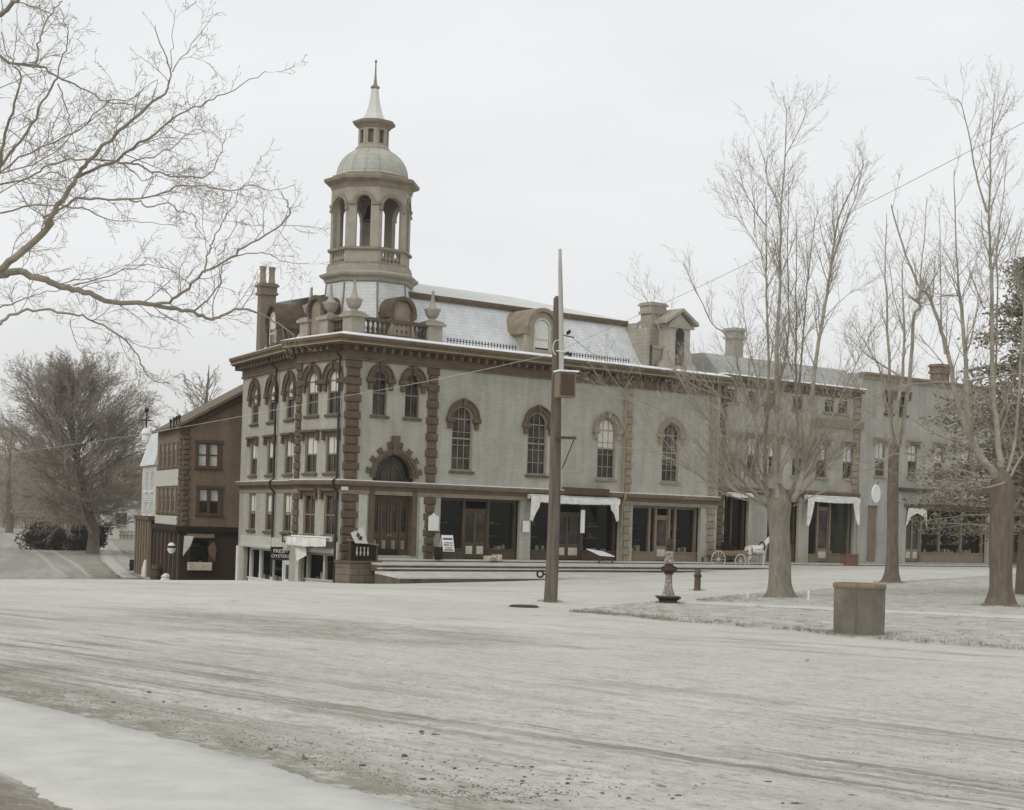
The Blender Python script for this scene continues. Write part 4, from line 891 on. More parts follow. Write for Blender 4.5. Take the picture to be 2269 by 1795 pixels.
for z0_, z1_ in ((zu(1138)+.0, zu(1082)), (zu(1034), zu(978))):
    for k in range(5):
        a = 1.0+k*(FU-1.4)/5; window(GF, bb, a, a+1.25, z0_, z1_, hood=None, blind=.3, frame='wood_mid', trim='stone')
wall(m1, GF, 0, FU, zc1, zat(0)-.1, GF.ops); m1.add([(FU, 0, -4), (FU, -13, -4), (FU, -13, zat(0)), (FU, 0, zat(0))], [(0, 1, 2, 3)], GF)
m1.build('wall', M['brown'], bb)
m1 = MB(); wall(m1, GS, 0, GU, -4, zc0, [sh]); m1.build('wall', M['dark_brick'], bb)
MB().sweep([GF(FU, 0, 0), GF(0, 0, 0), GS(GU, 0, 0)], [(-.02, zc0-.1), (.16, zc0-.1), (.32, zc0+.12), (.34, zc1), (-.02, zc1+.05)]).build('belt_course', M['inside'], bb)
shopfront(GS, bb, sh[0], sh[1], sh[2], sh[3], [], None, 'wood', .3, rec=.25, goods=True)
m1 = MB(GS); zt3 = sh[3]; m1.box(sh[0]-.1, sh[1]+.1, .02, .2, zt3-.1, zt3+.15); m1.build('fascia', M['wood_mid'], bb)
MB(GS).prism([(sh[0]-.3, zt3), (sh[0]+.35, zt3), (sh[0]+.1, zt3-.7), (sh[0]-.35, zt3-1.35)], .22, .25).build('drape', M['drape'], bb)
MB(GS).prism([(sh[1]+.05, zt3-.3), (sh[1]-.35, zt3-.75), (sh[1]-.3, zt3-1.0), (sh[1]+.15, zt3-1.7), (sh[1]+.25, zt3-.8)], .22, .25).build('drape', M['terra'], bb)
m1 = MB(GS); p = rect(GS, 416, 1246, 469, 1264, .3); m1.bbox(p[0][0], p[1][0], .02, .5, p[0][1], p[2][1]); m1.build('display_ledge', M['goods'], bb)
quoins(GS, bb, .26, zc1, zat(0)-.2, .5, .34, hgt=.34, mat='stone'); quoins(GF, bb, .5, zc1, zat(0)-.2, .95, .7, hgt=.34, mat='stone')
m1 = MB(GS); m1.prism([(-.45, zat(-.45)), (RU, zat(RU)), (2*RU+.8, zat(-.8)), (2*RU+.8, zat(-.8)-.2), (RU, zat(RU)-.2), (-.45, zat(-.45)-.2)], -FU-.1, .5); RF = m1.build('roof', M['cornice'], bb)
m1 = MB(GS); m1.prism([(-.2, zat(-.2)-.3), (RU, zat(RU)-.3), (RU, zat(RU)-.75), (-.2, zat(-.2)-.7)], .0, .12); m1.build('rake_board', M['wood'], bb)
for px in (378, 385, 391, 397):
    u = GS.U(px, 945, -.5); q = GS(u, -.5, zat(u)); MB().lathe([(.06, q.z-.1), (.05, q.z+.3), (.1, q.z+.36), (.1, q.z+.5), (.03, q.z+.6)], q.x, q.y, 7).build('snow_guard', M['iron'], RF)
for y0, y1 in ((1040, 1077), (1143, 1163)):
    z0_, z1_ = GF.Z(378, y1, .1), GF.Z(378, y0, .1); MB(GF).bbox(.9, FU-.2, .0, .1, z0_, z1_).build('sign_board', M['pale'], bb)
# street shopfront of the brown building: dark posts and pale curtains
m1 = MB(GF)
for k in range(7): u = .2+k*(FU-.4)/6; MB(GF).box(u-.15, u+.15, -.3, .12, -4, zc0).build('shop_post', M['wood'], bb)
m1.box(0, FU, -.5, -.4, -4, zc0); m1.build('shop_wall', M['wood'], bb)
for k in range(6):
    u = .45+k*(FU-.4)/6; MB(GF).prism([(u, zc0-.2), (u+1.4, zc0-.2), (u+1.4, zc0-1.4), (u+1.2, zc0-.7), (u+.2, zc0-.7), (u, zc0-1.9)], -.35, -.3).build('curtain', M['drape'], bb)
# white house with steep mansard
wh = tagged('white_house', 'narrow white clapboard house with steep pale roof and weathervane', 'house', GF(FU+3, 0, -2.5))
WHF = Frame(GF(0, .05, 0), BAZ); w0, w1 = WHF.U(345, 1100), WHF.U(314, 1100); zw = lambda y: WHF.Z(330, y)
for k in range(2):
    a = w0+(w1-w0)*(.2+.4*k)
    window(WHF, wh, a, a+.95, zw(1087), zw(1046), blind=0, frame='white', trim='white', muntin=0); window(WHF, wh, a, a+.95, zw(1140), zw(1112), blind=0, frame='white', trim='white', muntin=0)
m1 = MB(); wall(m1, WHF, w0, w1, zw(1146), zw(1030), WHF.ops); m1.add([(w0, 0, -4), (w0, -8, -4), (w0, -8, zw(1030)), (w0, 0, zw(1030)), (w1, 0, -4), (w1, -8, -4), (w1, -8, zw(1030)), (w1, 0, zw(1030))], [(0, 1, 2, 3), (4, 5, 6, 7)], WHF); m1.build('wall', M['clap'], wh)
zr0, zr1 = zw(1032), zw(957)
m1 = MB(WHF); m1.add([(w0-.1, .2, zr0), (w1+.2, .2, zr0), (w1+.2, -8, zr0), (w0-.1, -8, zr0), (w0+.3, -.5, zr1), (w1-.7, -.5, zr1), (w1-.7, -7, zr1), (w0+.3, -7, zr1)], [(0, 1, 5, 4), (1, 2, 6, 5), (2, 3, 7, 6), (3, 0, 4, 7), (4, 5, 6, 7)]); RF = m1.build('roof', M['slate'], wh)
q = WHF(WHF.U(324, 955, -1.4), -1.4, 0); zq = zr1+.2
MB().lathe([(.36, zq-.4), (.34, zq+.05), (.42, zq+.12), (.42, zq+.22), (.24, zq+.5), (.06, zq+.62)], q.x, q.y, 12).build('cupola', M['white'], RF)
vt = zq+.5; MB().tube([(q.x, q.y, vt), (q.x, q.y, vt+1.6)], .06, 6).tube([(q.x-.5, q.y, vt+.75), (q.x+.5, q.y, vt+.75)], .05, 5).lathe([(.02, vt+1.3), (.2, vt+1.5), (.2, vt+1.62), (.02, vt+1.8)], q.x, q.y, 8).build('weathervane', M['iron'], RF)
MB(WHF).prism([(w0-.2, zw(1152)), (w1+.3, zw(1152)), (w1+.3, zw(1143)), (w0-.2, zw(1143))], -.3, .5).build('porch_roof', M['wood'], wh)
m1 = MB(WHF)
for k in range(6): u = w0+.3+k*(w1-w0-.6)/5; MB(WHF).box(u-.16, u+.16, .2, .45, -4, zw(1152)).build('porch_column', M['wood_mid'], wh)
MB(WHF).box(w0, w1, -.6, -.5, -4, zw(1146)).build('shop_wall', M['inside'], wh)
def post(name, px, pyb, pyt, wpx_, mat, label, cat, cap=None, D=None):
    p = g(px, pyb) if D is None else at(px, pyb, D); hgt = (pyb-pyt)/F*p.y; r = wpx_/2/F*p.y
    t = thing(name, label, cat, p); mb = MB(); mb.lathe([(r*1.15, p.z-.1), (r*1.1, p.z+hgt*.05), (r, p.z+hgt*.1), (r*.92, p.z+hgt*.97), (r*.5, p.z+hgt)], p.x, p.y, 10); mb.build('shaft', M[mat], t); return t, p, hgt
post('porch_post', 310, 1262, 1170, 6, 'pale', 'slim pale free-standing post left of the white house', 'post', D=130)
t, p, hgt = post('street_lamp', 378, 1288, 1226, 3.5, 'iron', 'street lamp with white glass lantern before the brown building', 'street lamp', D=106)
z_ = p.z+hgt; MB().lathe([(.12, z_), (.26, z_+.15), (.3, z_+.42), (.2, z_+.62), (.06, z_+.72)], p.x, p.y, 10).build('lantern', M['white'], t, True); MB().lathe([(.33, z_+.36), (.34, z_+.42), (.1, z_+.66), (.04, z_+.8)], p.x, p.y, 10).build('lantern_cap', M['iron'], t)
p = at(346, 1279, 112)
t = thing('barrel', 'dark wooden barrel on the pavement below the white house', 'barrel', p); MB().lathe([(.32, p.z-.6), (.42, p.z-.1), (.42, p.z+.35), (.34, p.z+.85)], p.x, p.y, 14).build('staves', M['wood'], t, True); MB().lathe([(.43, p.z+.5), (.43, p.z+.56)], p.x, p.y, 14).build('hoop', M['iron'], t); MB().lathe([(.43, p.z-.0), (.43, p.z+.06)], p.x, p.y, 14).build('hoop', M['iron'], t)
p = at(368, 1287, 108); one(MB().lathe([(.45, p.z-.4), (.5, p.z-.1), (.3, p.z+.2), (.36, p.z+.3), (.12, p.z+.5)], p.x, p.y, 9), 'sack', M['drape'], 'pale slumped sack at the foot of the street lamp', 'sack', p)
p = at(323, 1268, 118); one(MB().lathe([(.35, p.z-.5), (.3, p.z+.2), (.15, p.z+.9)], p.x, p.y, 8), 'sack', M['drape'], 'upright white sack left of the dark barrel', 'sack', p)
p = at(300, 1256, 128); mb = MB(); mb.box(p.x-.4, p.x+.4, p.y-.3, p.y+.3, p.z-.3, p.z+.55); mb.box(p.x-.44, p.x+.44, p.y-.34, p.y-.3, p.z+.1, p.z+.2); one(mb, 'crate', M['inside'], 'dark crate beside the slim pale post', 'crate', p)
# far white cottage, fence
hp_ = at(268, 1166, 225); CV = Frame(hp_, 80)
ct = thing('cottage', 'small white cottage far down the street behind bare trees', 'house', hp_); z_ = hp_.z-1
window(CV, ct, -.8, .8, z_+1.2, z_+2.8, frame='wood', sill=False, hood=None, muntin=1)
m1 = MB(); wall(m1, CV, -2.8, 2.8, z_-1, z_+3.4, CV.ops); m1.add([(-2.8, 0, z_+3.4), (2.8, 0, z_+3.4), (0, 0, z_+5.2)], [(0, 1, 2)], CV); m1.add([(2.8, 0, z_-1), (2.8, -7, z_-1), (2.8, -7, z_+3.4), (2.8, 0, z_+3.4)], [(0, 1, 2, 3)], CV); m1.build('wall', M['clap'], ct)
MB(CV).prism([(-3.2, z_+3.15), (0, z_+5.2), (3.2, z_+3.15), (3.2, z_+3.4), (0, z_+5.5), (-3.2, z_+3.4)], -7.3, .4).build('roof', M['slate2'], ct)
a, b = g(224, 1193), g(300, 1196); fe = thing('board_fence', 'low pale rail fence across the yard beyond the left walk', 'fence', a)
m1 = MB(); n = 9
for z_ in (1.05, .55): MB().tube([a+Vector((0, 0, z_)), b+Vector((0, 0, z_))], .07, 5).build('rail', M['wood_mid'], fe)
for i in range(n+1): q = a.lerp(b, i/n); MB().box(q.x-.06, q.x+.06, q.y-.05, q.y+.05, q.z-.2, q.z+1.15).build('post', M['wood_mid'], fe)
# ------------------------------------------------------------------ street furniture on the square
pb = g(1220, 1335); D_ = pb.y
def P_(px, py, dd=0): return at(px, py, D_+dd)
up = thing('utility_pole', 'weathered wooden utility pole carrying a dark box and pale mast', 'utility pole', pb)
rr = lambda w: w/2/F*D_
ys = [1338, 1250, 1100, 950, 800, 700, 662]; xs = [1219.5, 1224, 1229, 1231.5, 1233.5, 1234, 1234]; ws = [31, 28.5, 26.5, 24, 21, 17, 15]
MB().tube([P_(x, y) for x, y in zip(xs, ys)]+[P_(1234, 656)], [rr(w) for w in ws]+[rr(6)], 16).build('shaft', M['pole'], up, True)
MB().tube([P_(1244, 822, -.3), P_(1243, 690, -.3), P_(1241.5, 610, -.3), P_(1241, 552, -.3)], [rr(11), rr(11), rr(9.5), rr(7)], 10).build('mast', M['mast'], up, True)
BX = Frame(P_(1250, 850, -.32), 74); c0, c1 = BX.Z(1250, 882), BX.Z(1250, 826); a0, a1_ = BX.U(1230, 850), BX.U(1267, 850)
bo = MB(BX).box(a0, a1_, -.05, .42, c0, c1).build('box', M['wood_mid'], up); MB(BX).box(a0-.04, a1_+.07, -.1, .5, c1, c1+.05).build('box_lid', M['snow'], bo); MB(BX).box(a0+.05, a1_-.05, .42, .435, c0+.06, c1-.08).build('box_door', M['wood'], bo)
MB().box(P_(1232, 973).x, P_(1276, 971).x, D_-.34, D_-.2, P_(1250, 974).z, P_(1250, 968).z).build('cross_arm', M['wood'], up)
MB().tube([P_(1272, 974, -.27), P_(1245, 1040, -.2)], .018, 5).build('brace', M['iron'], up)
q = P_(1197, 1272, -.1); mb = MB()
mb.tube([q+Vector((math.cos(t_)*.1, -.03, math.sin(t_)*.1)) for t_ in [i*.45 for i in range(15)]], .035, 6); mb.tube([q+Vector((.1, 0, 0)), P_(1212, 1272)], .03, 5); mb.build('ring', M['iron'], up)
mb = MB()
for px, py in ((1262, 735), (1258, 738), (1258, 783), (1264, 786)): mb.lathe([(.03, -.06), (.05, 0), (.03, .06)], 0, 0, 6, T=lambda a, b, z, c=P_(px, py, -.25): c+Vector((a, b, z)))
mb.tube([P_(1238, 741, -.2), P_(1272, 748, -.25)], .02, 5).tube([P_(1240, 786, -.2), P_(1268, 784, -.25)], .02, 5); mb.build('insulator', M['iron'], up)
mb = MB(); pc = P_(1236, 770, -.25); mb.tube([pc+Vector((math.cos(i*.5)*.14-.02, -.04, math.sin(i*.5)*.24-.02*i*.05)) for i in range(10)], .014, 5); mb.tube([pc+Vector((-.05, -.1, -.12)), pc+Vector((.3, -.15, -.14))], .02, 5); mb.build('wire_coil', M['white'], up)
def wire(pts, r, mat, label):
    mb = MB(); out = []
    for i in range(len(pts)-1):
        a, b = Vector(pts[i]), Vector(pts[i+1]); n = 24; sag = .006*(b-a).length
        out += [a.lerp(b, k/n)-Vector((0, 0, sag*4*(k/n)*(1-k/n))) for k in range(n)]
    out.append(Vector(pts[-1])); mb.tube(out, r, 5); return one(mb, 'overhead_wire', M[mat], label, 'wire', pts[0])
wire([P_(1242, 780, -.25), at(760, 878, 62), at(-30, 1010, 85)], .008, 'pale', 'pale overhead wire running from the pole left past the hall')
wire([P_(1243, 775, -.25), at(2300, 255, 30)], .006, 'limb', 'overhead wire rising from the pole to the upper right')
wire([P_(1268, 748, -.25), A(A.U(1387, 778, .9), .9, 12.55)], .008, 'iron', 'dark thin wire from the pole top to the hall gutter')
wire([at(1590, 953, 70), at(2010, 852, 60), at(2300, 822, 55)], .007, 'pale', 'pale wire strung through the bare trees on the right')
# drinking fountain / ornate iron hydrant
fp = g(1480, 1337); k = fp.y/F; ft = thing('iron_fountain', 'ornate mottled iron fountain standing at the tip of the verge', 'fountain', fp); z_ = lambda y: fp.z+(1337-y)*k
sq = lambda r, z: [(fp.x-r*k, fp.y-r*k, z), (fp.x+r*k, fp.y-r*k, z), (fp.x+r*k, fp.y+r*k, z), (fp.x-r*k, fp.y+r*k, z)]
def sqs(prof):
    m = MB(); vs = []; fs = []
    for i, (r, y) in enumerate(prof): vs += sq(r, z_(y))
    for i in range(len(prof)-1):
        for j in range(4): fs.append((4*i+j, 4*i+(j+1) % 4, 4*i+4+(j+1) % 4, 4*i+4+j))
    return m.add(vs, fs+[(0, 1, 2, 3), tuple(range(4*len(prof)-4, 4*len(prof)))])
sqs([(19, 1340), (19, 1330), (22, 1328), (26, 1324), (26, 1321.5), (15, 1321)]).build('base', M['rust'], ft)
M['mottle'] = plain('flaking_paint', (.30, .26, .24), .7, .95, 9, 30, .3)
MB().lathe([(15*k, z_(1322)), (14*k, z_(1316)), (9.5*k, z_(1304)), (8*k, z_(1290)), (7.5*k, z_(1275)), (9*k, z_(1272))], fp.x, fp.y, 12).build('pedestal', M['mottle'], ft, True)
MB().lathe([(9*k, z_(1273)), (12*k, z_(1268)), (18*k, z_(1264)), (18*k, z_(1261)), (11*k, z_(1259)), (9.5*k, z_(1250)), (11*k, z_(1248))], fp.x, fp.y, 14).build('basin', M['rust'], ft, True)
MB().lathe([(11.5*k, z_(1249)), (11*k, z_(1240)), (9*k, z_(1236)), (10*k, z_(1228)), (8*k, z_(1222))], fp.x, fp.y, 10).build('collar', M['mottle'], ft, True)
MB().lathe([(8*k, z_(1223)), (6*k, z_(1214)), (8*k, z_(1212)), (8.5*k, z_(1206)), (5*k, z_(1200)), (6*k, z_(1197)), (2*k, z_(1193))], fp.x, fp.y, 10).build('cap', M['rust'], ft, True)
mb = MB()
for s_ in (-1, 1): mb.tube([(fp.x+s_*8*k, fp.y-.02, z_(1256)), (fp.x+s_*15*k, fp.y-.05, z_(1257)), (fp.x+s_*17*k, fp.y-.05, z_(1262))], 2*k, 6)
mb.build('spout', M['rust'], ft, True)
bp_ = g(1545, 1309); k2 = bp_.y/F; t = thing('hitching_bollard', 'short round stone bollard with a ring band near the fountain', 'bollard', bp_)
z2 = lambda y: bp_.z+(1309-y)*k2
MB().lathe([(6.5*k2, z2(1312)), (7.2*k2, z2(1308)), (7.2*k2, z2(1277)), (6.6*k2, z2(1273)), (7*k2, z2(1263)), (4*k2, z2(1262))], bp_.x, bp_.y, 14).build('shaft', M['stone'], t, True); MB().lathe([(9*k2, z2(1278)), (9.3*k2, z2(1276)), (9*k2, z2(1274))], bp_.x, bp_.y, 14).build('band', M['rust'], t, True)
tb = g(1905, 1408); k3 = tb.y/F; tb.y += 56*k3*.3; tt = thing('round_tub', 'large round metal tub with rolled rim on the verge', 'tub', tb); z3 = lambda y: tb.z+(1410-y)*k3
MB().lathe([(53.5*k3, z3(1414)), (54.5*k3, z3(1395)), (55.5*k3, z3(1340)), (56*k3, z3(1303))], tb.x, tb.y, 40, cap=False).lathe([(52*k3, z3(1340)), (53*k3, z3(1303))], tb.x, tb.y, 40, cap=False).lathe([(54*k3, z3(1330)), (.01, z3(1330))], tb.x, tb.y, 40, cap=False).build('body', M['tub'], tt, True)
MB().lathe([(56*k3, z3(1308)), (58.5*k3, z3(1306)), (58.5*k3, z3(1298)), (56*k3, z3(1296)), (53*k3, z3(1298)), (53*k3, z3(1306))], tb.x, tb.y, 40, cap=False).build('rim', M['wood_mid'], tt, True)
for a_ in (-1.9, -.2, 2.4):
    x_, y_ = tb.x+math.cos(a_)*55.6*k3, tb.y+math.sin(a_)*55.6*k3; MB().tube([(x_, y_, z3(1410)), (x_, y_, z3(1306))], .012, 5).build('seam', M['tub'], tt)
for i, (px, yb, yt, lab) in enumerate(((1098, 1277, 1237, 'thin iron hitching post left of the utility pole'), (1342, 1270, 1228, 'thin iron hitching post between pole and fountain'), (1556, 1263, 1236, 'thin iron hitching post behind the wagon'), (1843, 1252, 1222, 'thin iron hitching post before the far awning'), (2137, 1250, 1222, 'thin iron hitching post before the far right shop window'))):
    p = g(px, yb); hh = (yb-yt)/F*p.y
    t = thing('hitching_post', lab, 'post', p, 'hitching posts along the street edge'); MB().lathe([(.05, p.z-.2), (.045, p.z+hh-.1), (.08, p.z+hh-.06), (.08, p.z+hh-.01), (.03, p.z+hh+.04)], p.x, p.y, 8).build('shaft', M['iron'], t)
    MB().tube([p+Vector((.06+.05*math.cos(i_*.7), -.05, hh-.2+.05*math.sin(i_*.7))) for i_ in range(10)], .012, 5).build('ring', M['iron'], t)
for px, yb, yt, lab in ((1657, 1327, 1311, 'short white stake left of the big trunk'), (1791, 1333, 1308, 'white stake right of the big trunk')):
    p = g(px, yb); hh = (yb-yt)/F*p.y; one(MB().lathe([(.035, p.z-.1), (.035, p.z+hh-.04), (.01, p.z+hh)], p.x, p.y, 6), 'stake', M['white'], lab, 'stake', p, 'white stakes on the lawn')
p = g(1161, 1346); one(MB().lathe([(.42, p.z-.05), (.45, p.z+.03), (.38, p.z+.06), (.05, p.z+.07)], p.x, p.y, 20), 'manhole_cover', M['iron'], 'dark iron manhole cover left of the pole foot', 'manhole cover', p)
# goods set out along the shopfronts
for x0, y0, x1, y1, mt, lab, cat in ((1313, 1226, 1350, 1236, 'white', 'white goods table under the right end of the scalloped awning', 'table'), (965, 1208, 978, 1228, 'inside', 'dark barrel beside the sandwich board', 'barrel'), (1086, 1218, 1108, 1232, 'goods', 'low heap of pale goods outside the first shop door', 'goods'), (1872, 1228, 1898, 1240, 'terra', 'red clay box under the far awning', 'box')):
    d = 1.0; p = rect(A, x0, y0, x1, y1, d); (a, c), (b, _), (_, e), _ = p; c = max(c, -.05); e = max(e, c+.3)
    if cat == 'barrel': one(MB(A).lathe([(.2, .12), (.27, .4), (.22, .85)], 0, 0, 12, T=lambda q, w_, z: A((a+b)/2+q, d+w_, z)), 'barrel', M[mt], lab, cat, A(a, d, 0))
    elif cat == 'table':
        t = thing('goods_table', lab, cat, A((a+b)/2, d, 0)); MB(A).add([(a, d-.6, e+.25), (b, d-.6, e+.1), (b+.2, d+.3, c+.12), (a+.35, d+.3, c+.18), (a, d-.6, e+.2), (b, d-.6, e+.05), (b+.2, d+.3, c+.07), (a+.35, d+.3, c+.13)], [(0, 1, 2, 3), (4, 5, 6, 7), (0, 1, 5, 4), (1, 2, 6, 5), (2, 3, 7, 6), (3, 0, 4, 7)]).build('top', M[mt], t)
        for u, dd in ((a+.4, d+.2), (b+.1, d+.2), (a+.1, d-.5), (b-.1, d-.5)): MB(A).box(u-.03, u+.03, dd-.03, dd+.03, -.1, c+.2).build('leg', M['wood'], t)
    else:
        m1 = MB(A)
        if cat == 'box': m1.bbox(a, b, d-.4, d+.2, -.05, e, .02); m1.box(a-.03, b+.03, d-.43, d+.23, e-.08, e-.02)
        else:
            for i in range(7): u = a+rnd.random()*(b-a); m1.bbox(u-.15, u+.15, d-.35-rnd.random()*.3, d+.1, .05, .12+rnd.uniform(.1, .35), .05)
        one(m1, 'goods_box' if cat == 'box' else 'goods_heap', M[mt], lab, cat, A(a, d, 0))
# ------------------------------------------------------------------ horse and wagon
hd = Vector((math.sin(R_(60)), math.cos(R_(60)), 0)); hs = Vector((hd.y, -hd.x, 0))
hpz = g(1672, 1259); Hg = hpz.copy()
def HP(f, s, z): return Hg+hd*f+hs*s+Vector((0, 0, z))
t = thing('horse', 'pale grey horse harnessed to the wagon, half hidden by the trunk', 'horse', Hg)
sk = [((-.72, 0, 1.28), .2), ((-.55, 0, 1.32), .29), ((-.15, 0, 1.22), .30), ((.3, 0, 1.2), .31), ((.62, 0, 1.3), .28), ((.9, 0, 1.62), .19), ((1.12, 0, 1.92), .14), ((1.3, 0, 1.98), .125), ((1.5, 0, 1.78), .085), ((1.62, 0, 1.64), .07)]
V = [HP(*p) for p, r in sk]; RA = [r for p, r in sk]; ED = [(i, i+1) for i in range(len(sk)-1)]
def limb(root, pts):
    b = len(V); last = root
    for p, r in pts: V.append(HP(*p)); RA.append(r); ED.append((last, len(V)-1)); last = len(V)-1
for s_ in (-.17, .17):
    limb(1, [((-.6, s_, 1.0), .17), ((-.5, s_, .82), .12), ((-.72, s_*1.05, .52), .065), ((-.66, s_*1.05, .16), .05), ((-.6, s_*1.05, .03), .065)])
    limb(4, [((.58, s_, 1.0), .13), ((.6, s_, .78), .09), ((.6, s_, .48), .06), ((.58, s_, .16), .05), ((.64, s_, .03), .065)])
limb(0, [((-.86, 0, 1.2), .06), ((-.92, 0, .8), .06), ((-.9, 0, .5), .03)])
limb(7, [((1.22, .07, 2.12), .03), ((1.2, .08, 2.2), .012)]); limb(7, [((1.22, -.07, 2.12), .03), ((1.2, -.08, 2.2), .012)])
def skin(name, mat, par, org):
    me = bpy.data.meshes.new(name); me.from_pydata([tuple(v-org) for v in V], ED, []); o = bpy.data.objects.new(name, me); COL.objects.link(o); o.parent = par
    md = o.modifiers.new('Skin', 'SKIN'); md.use_smooth_shade = True; me.materials.append(M[mat])
    lay = me.skin_vertices[0] if len(me.skin_vertices) else None
    if lay is None:
        bpy.context.view_layer.objects.active = o; lay = me.skin_vertices[0]
    for i, sv in enumerate(lay.data): sv.radius = (RA[i], RA[i]); sv.use_root = (i == 2)
    o.modifiers.new('Sub', 'SUBSURF').render_levels = 2; return o
skin('body', 'horse', t, Hg)
mb = MB(HP)
for i in range(9):
    f = -.45+i*.1
    for j in range(11): a = -2.0+j*.4; mb.v.append(HP(f, math.sin(a)*(.345), 1.21+math.cos(a)*.345))
mb.f = [(i*11+j, i*11+j+1, (i+1)*11+j+1, (i+1)*11+j) for i in range(8) for j in range(10)]; mb.build('blanket', M['cloth'], t, True)
mb = MB(HP); mb.tube([(.58, math.sin(a)*.31, 1.42+math.cos(a)*.36) for a in [i*.45 for i in range(15)]], .05, 6); mb.build('collar', M['iron'], t, True)
mb = MB(HP)
for s_ in (-.13, .13): mb.tube([(1.5, s_*.8, 1.72), (1.28, s_, 1.9), (.62, s_*2.3, 1.35), (-.1, s_*2.6, 1.25), (-.75, s_*1.6, 1.2)], .02, 5)
mb.tube([(1.52, math.sin(a)*.1, 1.74+math.cos(a)*.1) for a in [i*.7 for i in range(10)]], .015, 5).build('harness', M['iron'], t)
mb = MB(HP); mb.tube([(1.24, 0, 2.1), (1.05, 0, 2.02), (.86, 0, 1.8), (.66, 0, 1.6)], [.04, .07, .07, .04], 6).build('mane', M['cloth'], t, True)
wg = thing('wagon', 'light open wagon with dark seat waiting behind the grey horse', 'wagon', HP(-2.6, 0, 0))
wz = lambda f, s: h(HP(f, s, 0).x, HP(f, s, 0).y)-Hg.z
for f, rad in ((-1.75, .46), (-3.6, .56)):
    for s_ in (-.68, .68):
        zc = rad; m1 = MB(HP); m1.tube([(f+rad*math.cos(a), s_, zc+rad*math.sin(a)) for a in [i*math.pi/14 for i in range(29)]], .035, 6)
        m1.tube([(f, s_-.1, zc), (f, s_+.1, zc)], .075, 8)
        for i in range(12): a = i*math.pi/6; m1.tube([(f+.06*math.cos(a), s_, zc+.06*math.sin(a)), (f+rad*math.cos(a), s_, zc+rad*math.sin(a))], .018, 4)
        m1.build('wheel', M['pale'], wg)
    MB(HP).tube([(f, -.68, rad), (f, .68, rad)], .045, 6).build('axle', M['rust'], wg)
m1 = MB(HP); m1.box(-3.9, -1.5, -.5, .5, .82, .9); m1.box(-3.9, -1.5, -.52, -.48, .9, 1.15); m1.box(-3.9, -1.5, .48, .52, .9, 1.15); m1.box(-3.9, -3.86, -.5, .5, .9, 1.15); m1.box(-1.54, -1.2, -.5, .5, .85, 1.2); m1.build('box', M['wood_mid'], wg)
MB(HP).box(-2.5, -2.05, -.5, .5, 1.3, 1.38).box(-2.55, -2.48, -.5, .5, 1.38, 1.7).box(-2.45, -2.1, -.44, .44, 1.15, 1.3).build('seat', M['inside'], wg)
MB(HP).box(-2.62, -1.55, -.55, .55, 1.72, 1.8).build('hood', M['inside'], wg) if False else None
m1 = MB(HP); 
for s_ in (-.42, .42): m1.tube([(-1.7, s_, .62), (-1.0, s_, .85), (.5, s_*.95, .95)], .03, 6)
m1.build('shaft', M['wood_mid'], wg)
# ------------------------------------------------------------------ trees
def grow(mb, p, d, ln, r, lev, Q, rng):
    n = max(3, int(ln/Q['seg'][lev])) if ln > .2 else 2
    pts = [Vector(p)]; dirs = [Vector(d).normalized()]; dd = dirs[0].copy(); w = Q['wob'][lev]
    for i in range(n):
        dd = (dd + Vector((rng.gauss(0, w), rng.gauss(0, w), rng.gauss(0, w)+Q['up'][lev]))).normalized()
        pts.append(pts[-1]+dd*ln/n); dirs.append(dd.copy())
    e = Q['tip'] if lev == Q['levels']-1 else r*.4
    mb.tube(pts, [r+(e-r)*(i/n) for i in range(n+1)], 7 if r > .06 else 4 if r > .02 else 3)
    if lev+1 >= Q['levels']: return
    nk = Q['kids'][lev]; nk = int(nk*ln/Q['ref'][lev]+rng.random()) if Q.get('ref') else nk
    for k in range(nk):
        t = Q['t0'][lev]+(1-Q['t0'][lev])*(k+rng.random())/max(1, nk); i = min(n-1, int(t*n)); q = pts[i].lerp(pts[i+1], t*n-i)
        ax = dirs[i].cross(Vector((rng.gauss(0, 1), rng.gauss(0, 1), rng.gauss(0, 1)))).normalized(); an = R_(Q['ang'][lev]*rng.uniform(.7, 1.25))
        nd = dirs[i]*math.cos(an)+ax*math.sin(an); l2 = ln*Q['len'][lev]*rng.uniform(.6, 1.15)*(1-.45*t)
        grow(mb, q, nd, l2, max(Q['tip'], min(r*.6, r*(1-.6*t)*.62)), lev+1, Q, rng)
